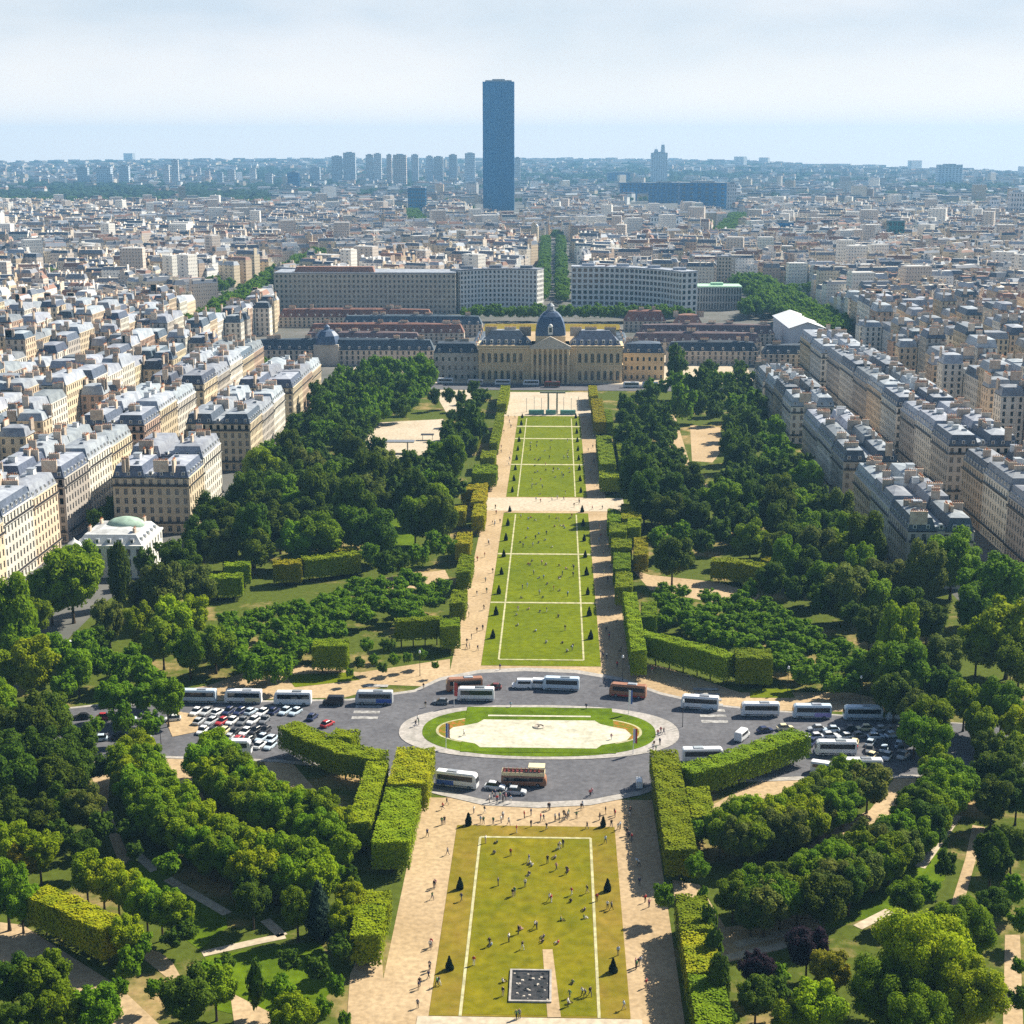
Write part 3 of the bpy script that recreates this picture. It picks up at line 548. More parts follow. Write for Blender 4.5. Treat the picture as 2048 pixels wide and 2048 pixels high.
    return tag(root, label, cat, 'clipped hedges and tree blocks of the park')
mb = MB(); mb.lathe([(.26, -.05), (.2, .4), (.17, 4.6)], 8); TRUNKH = mb.mesh('trunk', M['bark'])
def hz(z, *p): return [at(u, v, z) for u, v in p]
ZT = 8.2
hedge('clipped_hedge', [(30.8, 50.5), (30.8, 104)], 6.6, 2.0, ZT, M['hedge'], 'long clipped hedge along the right gravel walk beside the road', seed=1)
hedge('clipped_hedge', [(37.2, 68), (37.2, 84)], 5.2, 2.2, 7.6, M['hedge'], 'short clipped block outside the long right hedge near the road', seed=2)
hedge('clipped_hedge', [(31.2, 3), (31.2, 16.8)], 6.2, 1.6, ZT - .4, M['hedgey'], 'nearest yellowed clipped block beside the right gravel walk', seed=3)
hedge('clipped_hedge', [(31.2, 17.8), (31.2, 31.5)], 6.2, 1.6, ZT - .4, M['hedge'], 'green clipped block behind the nearest yellowed one on the right walk', seed=4)
hedge('clipped_hedge', [(31.2, -14), (31.2, 2.0)], 6.2, 1.6, ZT - .2, M['hedge'], 'clipped block cut by the bottom edge right of the walk', seed=5)
hedge('clipped_hedge', [(-30.4, 52), (-30.4, 80)], 8.0, 2.0, ZT, M['hedge'], 'broad clipped block beside the left gravel walk below the road', seed=6)
hedge('clipped_hedge', [(-29.6, 81.2), (-29.6, 103)], 9.2, 2.0, ZT + .5, M['hedgey'], 'taller clipped block at the left roadside corner', seed=7)
hedge('clipped_hedge', [(-38.2, 62), (-38.2, 96)], 5.2, 2.2, ZT - .4, M['hedge'], 'narrow clipped hedge outside the broad left block', seed=8)
hedge('clipped_hedge', [(-31.0, 14), (-31.0, 26)], 5.8, 1.6, ZT - .4, M['hedge'], 'clipped block beside the left walk near the bottom', seed=9)
hedge('clipped_hedge', [(-31.0, 27), (-31.0, 33)], 5.8, 1.6, ZT - 1.2, M['hedge'], 'small lower clipped block behind the nearest left one', seed=10)
hedge('clipped_hedge', hz(ZT, (577, 1447), (632, 1474), (690, 1497), (765, 1510)), 6.5, 2.4, ZT, M['hedge'], 'long clipped tree hedge curving beside the left car park', trunks=8, seed=11)
hedge('clipped_hedge', hz(ZT, (665, 1468), (712, 1474)), 5.5, 2.4, ZT + .6, M['hedge'], 'domed clipped block behind the left curving hedge', seed=12)
hedge('clipped_hedge', hz(ZT, (1370, 1538), (1440, 1520), (1510, 1496), (1565, 1476), (1603, 1463)), 6.5, 2.4, ZT, M['hedge'], 'long clipped tree hedge curving beside the right car park', trunks=8, seed=13)
hedge('clipped_hedge', hz(9, (75, 1780), (150, 1812), (225, 1850)), 5.6, 2.6, 9, M['hedgey'], 'scorched yellow clipped tree hedge in the left foreground garden', trunks=6, seed=14)
# far side of the road
hedge('clipped_hedge', [(28.6, 176), (28.6, 236)], 4.4, 1.8, 9.2, M['hedge'], 'clipped hedge along the right walk above the road', seed=15)
hedge('clipped_hedge', hz(9.2, (1272, 1262), (1335, 1277), (1400, 1293), (1462, 1312)), 5.2, 2.2, 9.2, M['hedge'], 'long dark fronted hedge running right above the buses', trunks=7, seed=16)
hedge('clipped_hedge', hz(9.2, (1470, 1308), (1543, 1310)), 9, 1.8, 9.6, M['hedge'], 'tall square clipped block ending the hedge above the right buses', trunks=3, seed=17)
hedge('clipped_hedge', hz(9, (1298, 1234), (1298, 1203)), 4.8, 2.6, 9, M['hedge'], 'square clipped block behind the right walk hedge', trunks=2, seed=18)
hedge('clipped_hedge', hz(9, (626, 1287), (696, 1287)), 7, 2.0, 9.3, M['hedge'], 'dark fronted clipped cube above the left bus row', trunks=2, seed=19)
hedge('clipped_hedge', hz(9, (790, 1240), (885, 1234)), 4.2, 2.6, 9, M['hedge'], 'flat topped clipped hedge left of the second lawn', trunks=4, seed=20)
hedge('clipped_hedge', hz(9, (900, 1253), (900, 1236)), 6.0, 1.8, 9, M['hedge'], 'clipped block by the left walk above the road', trunks=2, seed=21)
for i, (u, v, du, dv_, yl) in enumerate([(1244, 1121, 17, 18, 0), (1248, 1159, 17, 17, 0), (1243, 1086, 20, 10, 0), (1236, 1055, 17, 10, 0), (1282, 1092, 14, 20, 1), (1262, 1022, 20, 16, 1), (1228, 1030, 13, 14, 0), (1268, 1046, 13, 10, 0)]):
    a = at(u, v + dv_ * .9, 8.4); b = at(u, v - dv_ * .9, 8.4); wd = 2 * du * depth(*a, 8.4) / F
    hedge('clipped_hedge', [a, b], wd, 2.0, 8.4, M['hedgey'] if yl else M['hedge'], f'{nth(i + 1)} small clipped block outside the right walk beside the second lawn', trunks=2, seed=30 + i)
for i, (x, y0, y1, wd, yl) in enumerate([(28.4, 418, 432, 9, 0), (28.4, 448, 520, 7.5, 0), (36.2, 450, 545, 4, 0), (27.8, 560, 640, 6.5, 1), (33.2, 560, 600, 3.5, 0), (26.6, 650, 690, 5, 1)]):
    hedge('clipped_hedge', [(x, y0), (x, y1)], wd, 2.0, 8.4, M['hedgey'] if yl else M['hedge'], f'{nth(i + 1)} clipped hedge outside the right walk beside the third lawn', seed=40 + i, leaf=.34)
for i, (x, y0, y1, wd, yl) in enumerate([(-27.6, 225, 240, 5, 0), (-27.8, 262, 285, 5, 0), (-30.5, 300, 318, 5.5, 1), (-27.0, 344, 366, 5, 1), (-28.5, 370, 405, 5.5, 1), (-35, 352, 362, 5, 1), (-34, 392, 402, 5.5, 1), (-28.5, 426, 446, 11, 0), (-28.5, 462, 480, 7, 0), (-37.5, 505, 575, 4, 0), (-27.2, 500, 590, 4, 0), (-27.6, 620, 690, 5.5, 0)]):
    hedge('clipped_hedge', [(x, y0), (x, y1)], wd, 2.0, 8.2, M['hedgey'] if yl else M['hedge'], f'{nth(i + 1)} clipped block outside the left walk beyond the road', seed=50 + i, leaf=.34)
for i, (pts, wd, yl, lb) in enumerate([([(546, 1124), (603, 1122)], 7, 1, 'scorched yellow clipped hedge end in the left wood'), ([(605, 1117), (660, 1112), (715, 1104)], 6, 0, 'long clipped hedge crossing the left wood'), ([(665, 1098), (715, 1094)], 5, 1, 'yellow clipped hedge behind the long left one'),
        ([(415, 1152), (485, 1150)], 7, 0, 'dark fronted clipped block left of the yellow hedge'), ([(448, 1128), (500, 1126)], 6, 0, 'clipped block behind the dark fronted left one'), ([(1424, 1118), (1480, 1122), (1540, 1134)], 6, 0, 'dark fronted clipped hedge in the right wood'),
        ([(1530, 1115), (1570, 1123), (1606, 1136)], 5.5, 1, 'scorched yellow clipped hedge in the right wood'), ([(1676, 1165), (1728, 1163)], 8, 1, 'flat yellow topped clipped block in the right wood'), ([(1726, 1178), (1758, 1184)], 5, 0, 'clipped block stepping down right of the yellow topped one')]):
    hedge('clipped_hedge', hz(8.4, *pts), wd, 1.6, 8.4, M['hedgey'] if yl else M['hedge'], lb, seed=70 + i, leaf=.34)
# small cone shrubs on the lawn margins
cone = []
for sx in (-1, 1):
    for y in (15.5, 47.3, 78): cone.append((sx * 15.4, y))
    for k in range(8): cone.append((sx * 15.5, 214 + 24.6 * k))
    for k in range(9): cone.append((sx * 15.5, 424 + 24.4 * k))
ca = crown_geo(600, 14, 900, .16, 'cone'); conem = mixed_mesh('foliage', *ca, M['blue']); mb = MB(); mb.lathe([(.14, -.02), (.1, .9)], 8); stemm = mb.mesh('stem', M['bark'])
conemat = leafmat('dark_clipped_conifer', (.018, .035, .016), (.010, .022, .012))
for sx, nm in ((-1, 'left'), (1, 'right')):
    l = sorted([c for c in cone if c[0] * sx > 0], key=lambda c: c[1])
    for i, (x, y) in enumerate(l):
        t = empty('cone_shrub', (x, y, .05)); s = rnd.uniform(.9, 1.1); link('foliage', conem, t, (0, 0, 1.5 * s), i, (.78 * s, .78 * s, 1.4 * s), conemat); link('stem', stemm, t)
        tag(t, f'dark cone shrub on the {nm} lawn margin, {nth(i + 1)} from the camera', 'shrub', 'cone shrubs along the lawns')

# ------------------------------------------------------------------ apartment buildings
def wall_geo(wd, d, h, floors, sides, bay=3.3, ww=1.5, wh=2.5, rec=.35, glass=True, sill=.6, zb=0.0):
    """four walls round a plan wd x d; each side listed in `sides` gets recessed window openings"""
    mb = MB(); wins = []
    C4 = [((-wd / 2, -d / 2), (1, 0), (0, -1), wd, 'S'), ((wd / 2, -d / 2), (0, 1), (1, 0), d, 'E'), ((wd / 2, d / 2), (-1, 0), (0, 1), wd, 'N'), ((-wd / 2, d / 2), (0, -1), (-1, 0), d, 'W')]
    fh = h / floors
    for (ox, oy), (dx, dy), (nx_, ny_), W, nm in C4:
        def P(s, z, r=0.0): return (ox + dx * s - nx_ * r, oy + dy * s - ny_ * r, z)
        if nm not in sides: mb.quad([P(0, zb), P(W, zb), P(W, h), P(0, h)]); continue
        nx = max(1, int(W / bay)); bw = W / nx; Sx = [0.0]; Zs = [zb]
        for i in range(nx): Sx += [i * bw + (bw - ww) / 2, i * bw + (bw + ww) / 2]
        for j in range(floors): Zs += [max(zb + .01, j * fh + sill), j * fh + sill + min(wh, fh - sill - .3)]
        Sx.append(W); Zs.append(h); b = len(mb.v); k = len(Sx)
        mb.v += [P(s, z) for z in Zs for s in Sx]
        for j in range(len(Zs) - 1):
            for i in range(k - 1):
                q = (b + j * k + i, b + j * k + i + 1, b + (j + 1) * k + i + 1, b + (j + 1) * k + i)
                if i % 2 == 1 and j % 2 == 1:
                    e = len(mb.v); mb.v += [P(Sx[i], Zs[j], rec), P(Sx[i + 1], Zs[j], rec), P(Sx[i + 1], Zs[j + 1], rec), P(Sx[i], Zs[j + 1], rec)]
                    for a in range(4): mb.f.append((q[a], q[(a + 1) % 4], e + (a + 1) % 4, e + a)); mb.m.append(0)
                    if glass: mb.f.append((e, e + 1, e + 2, e + 3)); mb.m.append(1)
                    else: wins.append((P((Sx[i] + Sx[i + 1]) / 2, Zs[j], rec - .04), math.atan2(dy, dx), Zs[j + 1] - Zs[j], nm))
                else: mb.f.append(q); mb.m.append(0)
    return mb, wins
def roof_geo(wd, d, hr, inset, ext_x=.0, ext_y=.3, ridge=.9):
    mb = MB()
    def ring(a, b, z): return [(-wd / 2 - a, -d / 2 - b, z), (wd / 2 + a, -d / 2 - b, z), (wd / 2 + a, d / 2 + b, z), (-wd / 2 - a, d / 2 + b, z)]
    ix = min(inset, wd * .3); iy = min(inset, d * .3)
    rs = [ring(ext_x, ext_y, -.4), ring(ext_x, ext_y, 0), ring(-.06, -.1, .04), ring(-ix * .8, -iy, hr), ring(-wd * .36, -d * .46, hr + ridge)]
    ms = [0, 0, 1, 2]
    for r in rs: mb.v += r
    for j in range(4):
        for i in range(4): k = (i + 1) % 4; mb.f.append((4 * j + i, 4 * j + k, 4 * j + 4 + k, 4 * j + 4 + i)); mb.m.append(ms[j])
    mb.f.append((16, 17, 18, 19)); mb.m.append(2); return mb
def roof2_geo(wd, d, hr, inset, ext_y=.3, ridge=.9):
    mb = MB(); dd = d * .43
    for sg in (-1, 1):
        m2 = roof_geo(wd, dd, hr, inset, 0, ext_y if dd else 0, ridge); b = len(mb.v); o = sg * (d - dd) / 2; mb.v += [(x, y + o, z) for x, y, z in m2.v]; mb.f += [tuple(b + i for i in f) for f in m2.f]; mb.m += m2.m
    mb.box(-wd / 2 + 1.2, wd / 2 - 1.2, -d * .08, d * .08, -.3, 1.3, 2); return mb
mb = MB(); mb.box(-1.5, 1.5, -1.2, 1.2, -1.2, 1.7, 0); mb.box(-1.7, 1.7, -1.4, 1.4, 1.7, 1.9, 1); HUT = mb.mesh('roof_hut', M['lightw'], M['zinc'])
mb = MB(); mb.box(-.8, .8, -1.1, 1.1, -.6, .55, 0, 1, .1, .1); SKYL = mb.mesh('skylight', M['zinc'], M['glass'])
def win_mesh(ww, wh):
    mb = MB(); mb.quad([(-ww / 2, 0, 0), (ww / 2, 0, 0), (ww / 2, 0, wh), (-ww / 2, 0, wh)], 1)
    for a in ((-ww / 2, -ww / 2 + .07), (ww / 2 - .07, ww / 2), (-.04, .04)): mb.box(a[0], a[1], -.05, .02, 0, wh, 0)
    for z in (0, wh - .1, wh * .68): mb.box(-ww / 2 + .1, ww / 2 - .1, -.04, .02, z, z + .1, 0)
    return mb.mesh('window', M['frame'], M['glass'])
WINM = {}
mb = MB(); mb.box(-.65, .65, -.9, 1.2, 0, 1.5, 0); mb.quad([(-.45, -.92, .2), (.45, -.92, .2), (.45, -.92, 1.3), (-.45, -.92, 1.3)], 1); mb.box(-.8, .8, -1.0, 1.2, 1.5, 1.72, 2, tx=.25, ty=.1)
DORM = mb.mesh('dormer', M['lightw'], M['glass'], M['zinc'])
def chim_mesh(ln, h, seed):
    g = random.Random(seed); mb = MB(); mb.box(-.45, .45, -ln / 2, ln / 2, -2.5, h, 0); mb.box(-.55, .55, -ln / 2 - .1, ln / 2 + .1, h, h + .22, 0)
    k = int(ln / .75)
    for i in range(k):
        y = -ln / 2 + (i + .5) * ln / k; e = g.uniform(.5, .9); mb.lathe([(.19, h + .2), (.14, h + .2 + e)], 6, 1, (0, y, 0))
    return mb.mesh('chimney', M['chim'], M['pot'])
CHIM = [chim_mesh(4.2, 2.4, 1), chim_mesh(6.0, 2.0, 2), chim_mesh(3.0, 3.0, 3)]
NB = [0]
def house(x, y, wd, d, rz, h, floors, label, level='mid', slate=True, hr=4.6, inset=1.5, wallm=None, roofm=None, group='apartment buildings of the city blocks', seed=0, cat='apartment building', bay=3.3, chimneys=None, ridge=.9):
    g = random.Random(seed * 77 + int(x * 13 + y * 7)); c, s = math.cos(rz), math.sin(rz); vis = []
    for nm, (lx, ly), half in (('S', (0, -1), d / 2), ('E', (1, 0), wd / 2), ('N', (0, 1), d / 2), ('W', (-1, 0), wd / 2)):
        nx, ny = lx * c - ly * s, lx * s + ly * c; px_, py_ = x + nx * half, y + ny * half
        if (CX - px_) * nx + (CY - py_) * ny > 0: vis.append(nm)
    parts = level == 'near'; mbw, wins = wall_geo(wd, d, h, floors, vis, bay, glass=not parts)
    root = empty('apartment_building', (x, y, -.04), rz)
    wallm = wallm or M['wall']
    link('wall', mbw.mesh('wall', wallm, M['glass']), root)
    if parts:
        for q, a, hh, nm in wins[:100]:
            key = round(hh, 1)
            if key not in WINM: WINM[key] = win_mesh(1.5, key)
            link('window', WINM[key], root, q, a)
    rf = link('roof', (roof2_geo if d > 22 else roof_geo)(wd, d, hr, inset, ridge=ridge).mesh('roof', wallm, (M['slate'] if slate else M['zinc']) if roofm is None else roofm, M['zinc'] if roofm is None else roofm), root, (0, 0, h))
    if level in ('near', 'semi'):
        if hr > 3:
            for nm in vis:
                L_ = wd if nm in 'SN' else d; k = int(L_ / (4.2 if level == 'near' else 6)); ang = {'S': 0, 'E': math.pi / 2, 'N': math.pi, 'W': -math.pi / 2}[nm]
                off = (d if nm in 'SN' else wd) / 2 - 1.15
                for i in range(k):
                    t = -L_ / 2 + (i + .5) * L_ / k; ca, sa = math.cos(ang), math.sin(ang)
                    link('dormer', DORM, rf, (t * ca + off * sa, t * sa - off * ca, .7), ang)
        for fl in (1, floors - 1):
            z = fl * h / floors
            for nm in vis:
                mbb = MB(); W_ = (wd if nm in 'SN' else d) / 2 - .3; o_ = (d if nm in 'SN' else wd) / 2; mbb.box(-W_, W_, -.72, -.02, 0, .18, 0); mbb.box(-W_, W_, -.72, -.66, .18, 1.1, 1); a = {'S': 0, 'E': math.pi / 2, 'N': math.pi, 'W': -math.pi / 2}[nm]
                link('balcony', mbb.mesh('balcony', wallm, M['iron']), root, (o_ * math.sin(a), -o_ * math.cos(a), z), a)
    k = chimneys if chimneys is not None else (g.choice((5, 6, 7)) if level in ('near', 'semi') else g.choice((2, 3)))
    for i in range(k):
        cx = (-wd / 2 + .6 if i % 2 == 0 else wd / 2 - .6) if wd < 26 or i < 2 else g.uniform(-wd * .3, wd * .3); link('chimney', g.choice(CHIM), rf, (cx, g.choice((-1, 1)) * g.uniform(.12, .38) * d, hr + .2), 0 if g.random() < .75 else math.pi / 2)
    if level in ('near', 'semi'):
        for i in range(g.randint(3, 6)): link('skylight', SKYL, rf, (g.uniform(-.34, .34) * wd, g.choice((-1, 1)) * g.uniform(.18, .36) * d, hr + ridge * .6 + .1), g.choice((0, math.pi / 2)))
        for i in range(g.randint(1, 3)): link('roof_hut', HUT, rf, (g.uniform(-.34, .34) * wd, g.choice((-1, 1)) * g.uniform(.1, .33) * d, hr + ridge), g.choice((0, math.pi / 2)), g.uniform(.7, 1.2))
    NB[0] += 1
    return tag(root, label, cat, group)
# rows along the park: (x of the middle, depth, rotation, [(y0, y1, eave height, slate roof)])
def brow(nm, xf, dp, side, segs, level='near'):
    rz = math.pi / 2 if side < 0 else -math.pi / 2
    for i, (y0, y1, h, sl) in enumerate(segs):
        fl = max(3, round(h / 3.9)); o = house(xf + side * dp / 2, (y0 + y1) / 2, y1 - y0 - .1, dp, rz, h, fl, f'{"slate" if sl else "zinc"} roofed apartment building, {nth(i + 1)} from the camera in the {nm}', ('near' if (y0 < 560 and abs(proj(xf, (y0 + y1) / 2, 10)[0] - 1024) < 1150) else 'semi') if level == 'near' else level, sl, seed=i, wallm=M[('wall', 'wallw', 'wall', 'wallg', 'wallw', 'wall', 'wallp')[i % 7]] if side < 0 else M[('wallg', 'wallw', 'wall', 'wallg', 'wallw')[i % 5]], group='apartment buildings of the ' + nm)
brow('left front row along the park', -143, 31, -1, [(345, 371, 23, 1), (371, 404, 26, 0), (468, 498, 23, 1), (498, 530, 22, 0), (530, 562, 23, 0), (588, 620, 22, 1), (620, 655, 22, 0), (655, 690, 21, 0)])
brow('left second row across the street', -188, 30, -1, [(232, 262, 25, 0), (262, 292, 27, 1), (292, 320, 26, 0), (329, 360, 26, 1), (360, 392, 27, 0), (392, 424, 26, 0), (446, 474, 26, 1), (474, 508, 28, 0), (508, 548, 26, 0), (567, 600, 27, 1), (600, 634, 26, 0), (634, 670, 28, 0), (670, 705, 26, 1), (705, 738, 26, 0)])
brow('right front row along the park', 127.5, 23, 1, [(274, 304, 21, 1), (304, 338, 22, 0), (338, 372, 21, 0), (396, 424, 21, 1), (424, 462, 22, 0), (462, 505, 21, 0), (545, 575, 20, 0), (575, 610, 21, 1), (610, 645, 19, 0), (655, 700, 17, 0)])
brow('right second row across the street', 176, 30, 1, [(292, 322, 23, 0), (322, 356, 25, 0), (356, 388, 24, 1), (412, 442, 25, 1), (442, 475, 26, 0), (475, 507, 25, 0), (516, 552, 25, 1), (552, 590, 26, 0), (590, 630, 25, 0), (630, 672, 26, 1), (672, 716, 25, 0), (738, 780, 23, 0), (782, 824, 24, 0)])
# perimeter blocks farther out; the nearest become things, the rest join the distant city
MID = []
bx = [(222, 262), (275, 330), (343, 398), (411, 466), (479, 534), (547, 600)]; by = [(190, 320), (330, 436), (447, 556), (567, 678), (690, 795), (806, 910), (921, 1025), (1036, 1130)]
g = random.Random(5)
for side in (-1, 1):
    for ci, (xa, xb) in enumerate(bx):
        for y0, y1 in by:
            for ri, xf in ((0, xa), (1, xb - 13)):
                y = y0 + g.uniform(0, 3)
                while y < y1 - 12:
                    ln = min(g.uniform(15, 30), y1 - y)
                    if y1 - y - ln < 12: ln = y1 - y
                    MID.append((side * (xf + 6.5), y + ln / 2, ln - .1, 13, (math.pi / 2 if side < 0 else -math.pi / 2) if ri == 0 else (-math.pi / 2 if side < 0 else math.pi / 2), g.choice((g.uniform(18, 24), g.uniform(23, 30), g.uniform(24, 33))), ci * 2 + ri, side)); y += ln
            for yy, r_ in ((y0 + 6.5, 0), (y1 - 6.5, math.pi)):
                x = xa + 14
                while x < xb - 24:
                    ln = min(g.uniform(14, 22), xb - 13.5 - x); MID.append((side * (x + ln / 2), yy, ln - .1, 12.9, r_, g.uniform(20, 28), ci * 2 + 1, side)); x += ln
            if xb - xa > 45 and g.random() < .8: MID.append((side * ((xa + xb) / 2), (y0 + y1) / 2 + g.uniform(-20, 20), g.uniform(16, 30), 12, math.pi / 2 * g.choice((0, 1)), g.uniform(12, 24), ci * 2 + 1, side))
def seen(x, y, m=60):
    u, v = proj(x, y, 25); return fwd(x, y) > 60 and -m < u < 2048 + m and v < 2048 + 200
def reserved(x, y):
    if y < 1135 and -232 < x < 236: return True
    if -285 < x < 135 and 1120 < y < 1262: return True
    if abs(x) < 26 and y < 1850: return True
    if 120 < x < 240 and 1080 < y < 1420: return True
    u, v = proj(x, y, 0)
    if (935 < u < 1060 and 408 < v < 450) or (1232 < u < 1480 and 405 < v < 440) or (805 < u < 860 and 415 < v < 446): return True
    return False
GREEN = [(375, 690, 548, 575, 13), (1490, 575, 1660, 690, 20), (1500, 640, 1570, 600, 14), (1024 * s19, 610, 1030 * s19, 485, 4.5), (1061 * s19, 612, 1057 * s19, 485, 4.5), (545, 570, 640, 520, 10), (10, 575, 120, 570, 16), (820, 430, 848, 468, 14), (1440, 490, 1475, 440, 16), (1300, 560, 1380, 560, 10)]
gl = []
for u0, v0, u1, v1, wd in GREEN: gl.append((at(u0, v0), at(u1, v1), wd))
def ongreen(x, y, ex=7):
    for (ax, ay), (bx_, by_), wd in gl:
        dx, dy = bx_ - ax, by_ - ay; t = max(0, min(1, ((x - ax) * dx + (y - ay) * dy) / (dx * dx + dy * dy)))
        if math.hypot(x - ax - dx * t, y - ay - dy * t) < wd + ex: return True
    return False
MID = [m for m in MID if seen(m[0], m[1]) and not reserved(m[0], m[1]) and not ongreen(m[0], m[1], 12)]
MID.sort(key=lambda m: math.hypot(m[0] - CX, m[1] - CY))
cnt = {}; nthings = 300 - NB[0] - 30
for m in MID[:nthings]:
    x, y, ln, dp, rz, h, rw, side = m; key = (rw, side); cnt[key] = cnt.get(key, 0) + 1; sl = (int(x * 7 + y * 3) % 3 == 0); sd = 'left' if side < 0 else 'right'
    house(x, y, ln, dp, rz, h, max(4, round(h / 3.9)), f'{"slate" if sl else "zinc"} roofed apartment house, {nth(cnt[key])} from the camera in {nth(rw + 3)} terrace {sd} of the park', 'mid', sl, hr=g.uniform(3.2, 5.2), wallm=M[g.choice(('wall', 'wall', 'wallw', 'wallw', 'wallg', 'wallp'))], group=f'apartment houses in the terraces {sd} of the park', seed=int(h * 10))
CITY = []     # x, y, w, d, rz, h, hr, wall colour, slope colour, top colour, chimneys
WC = [(.62, .52, .38), (.70, .61, .47), (.56, .44, .31), (.80, .76, .69), (.60, .52, .45), (.47, .36, .28), (.76, .66, .54), (.84, .82, .78)]
SC = [(.10, .12, .16), (.14, .16, .20), (.36, .39, .44), (.22, .23, .26), (.28, .16, .12)]
TC = [(.36, .38, .42), (.55, .55, .55), (.26, .28, .32), (.50, .46, .40), (.34, .20, .15), (.66, .62, .55), (.20, .21, .23)]
for m in MID[nthings:]: CITY.append((m[0], m[1], m[2], m[3], m[4], m[5], g.uniform(3, 5), g.choice(WC), g.choice(SC), g.choice(TC), 3))

# ------------------------------------------------------------------ mansion with the green dome, left corner of the park
mx, my = -157, 293; mn = empty('mansion', (mx, my, -.04))
mbw, _ = wall_geo(25, 27, 11.5, 3, 'SE', 3.4); link('wall', mbw.mesh('wall', M['lightw'], M['glass']), mn)
mb = MB(); mb.box(-12.9, 12.9, -13.9, 13.9, 11.5, 12.2, 0); mb.box(-12, 12, -13, 13, 12.2, 15.4, 1, 1, 2.6, 2.6); mb.box(-8, 8, -9, 9, 15.4, 16.3, 1, 1, 3, 3)
mrf = link('roof', mb.mesh('roof', M['lightw'], mat('pale_zinc', (.56, .57, .57), .6, noise=.3, nscale=.3)), mn)
for i in range(5): link('dormer', DORM, mrf, (-8.5 + i * 4.2, -11.6, 12.5)); link('dormer', DORM, mrf, (10.6, -9.5 + i * 4.6, 12.5), math.pi / 2)
for x, y in ((-8, 6), (8, -7), (7, 10), (-9, -5)): link('chimney', CHIM[2], mrf, (x, y, 14.5), 0, .8)
mb = MB(); mb.lathe([(6.0, 15), (6.0, 16.2), (5.6, 17), (4.2, 18), (2.2, 18.6), (.3, 18.8)], 24, 0, (2, 3, 0), 1.15, .9); link('dome', mb.mesh('dome', mat('muted_copper', (.36, .50, .40), .7, noise=.3, nscale=.4), smooth=True), mn)
mb = MB(); mb.lathe([(3.4, -.1), (3.3, 10), (3.8, 10.3), (3.8, 11), (3.3, 11.3), (2.2, 13.2), (.6, 14.4), (.1, 15.2)], 16, 0, (-12, -14.5, 0)); link('turret', mb.mesh('turret', M['lightw']), mn)
tag(mn, 'low pale mansion with a muted green oval dome at the left park corner', 'mansion')

# ------------------------------------------------------------------ the military school palace and its wings
def arch_windows(root, xs, zs, y, ww, wh, me=None):
    key = ('a', ww, wh)
    if key not in WINM:
        mb = MB(); pts = [(-ww / 2, 0, 0), (ww / 2, 0, 0), (ww / 2, 0, wh - ww / 2)] + [(ww / 2 * math.cos(a), 0, wh - ww / 2 + ww / 2 * math.sin(a)) for a in (math.pi / 4, math.pi / 2, 3 * math.pi / 4)] + [(-ww / 2, 0, wh - ww / 2)]
        mb.quad(pts, 1); o = [(p[0] * 1.28, -.02 + 0.06, p[2] * 1.07 - .05) for p in pts]; mb.quad(o, 0); mb.box(-ww * .75, ww * .75, -.3, .05, -.35, -.1, 0); mb.box(-.06, .06, -.06, -.005, 0, wh - .2, 0)
        WINM[key] = mb.mesh('window', M['stone'], M['glass'])
    for x in xs:
        for z in zs: link('window', WINM[key], root, (x, y, z))
EY = 757.0
em = empty('palace', (0, EY, -.02))
mb = MB(); mb.box(-48, 48, 0, 24, 0, 24, 0); link('wall', mb.mesh('wall', M['stone']), em)
mb = MB()
for z, e in ((11.6, .5), (22.6, .9), (24, .7)): mb.box(-48 - e, 48 + e, -e, 24 + e, z, z + .75 if z < 20 else z + 1.0, 0)
link('cornice', mb.mesh('cornice', M['stone']), em)
mb = MB()
for x in [-46.9 + i * 4.2 for i in range(8)] + [17.5 + i * 4.2 for i in range(8)]: mb.box(x - .42, x + .42, -.55, -.01, .4, 22.6, 0)
link('pilaster', mb.mesh('pilaster', M['stone']), em)['kind'] = 'stuff'
arch_windows(em, [-44.8 + i * 4.2 for i in range(7)] + [19.6 + i * 4.2 for i in range(7)], (2.0, 13.6), -.08, 1.9, 6.2)
def mansard(root, x0, x1, y0, y1, z, hr, inset, m, mt=None, name='roof'):
    mb = MB(); mb.box(x0, x1, y0, y1, z, z + hr, 0, 1, inset, inset); return link(name, mb.mesh(name, m, mt or m), root)
rf = mansard(em, -47, -13, 1, 23, 25, 9, 7.5, M['slate'], M['zinc']); rf2 = mansard(em, 13, 47, 1, 23, 25, 9, 7.5, M['slate'], M['zinc'])
for r_, xs in ((rf, [-44 + i * 4.8 for i in range(7)]), (rf2, [16 + i * 4.8 for i in range(7)])):
    for x in xs: link('dormer', DORM, r_, (x, 3.0, 26.2), 0, 1.25)
for x in (-40, -27, -17, 17, 27, 40): link('chimney', CHIM[1], rf if x < 0 else rf2, (x, 12, 33), math.pi / 2, 1.3)
mb = MB(); mb.box(-12.8, 12.8, -3, 26, 0, 25, 0); mb.box(-10, 10, 1, 24, 25, 31, 0); link('central_pavilion', mb.mesh('central_pavilion', M['stone']), em)
mb = MB(); mb.quad([(-13.4, -5.4, 25), (13.4, -5.4, 25), (0, -5.4, 31.5)], 0); mb.quad([(-13.4, -2.9, 25), (0, -2.9, 31.5), (13.4, -2.9, 25)], 0)
mb.quad([(-13.4, -5.4, 25), (0, -5.4, 31.5), (0, -2.9, 31.5), (-13.4, -2.9, 25)], 0); mb.quad([(0, -5.4, 31.5), (13.4, -5.4, 25), (13.4, -2.9, 25), (0, -2.9, 31.5)], 0); mb.box(-13.6, 13.6, -5.6, -3.0, 23.2, 25, 0)
link('pediment', mb.mesh('pediment', M['stoneg']), em)
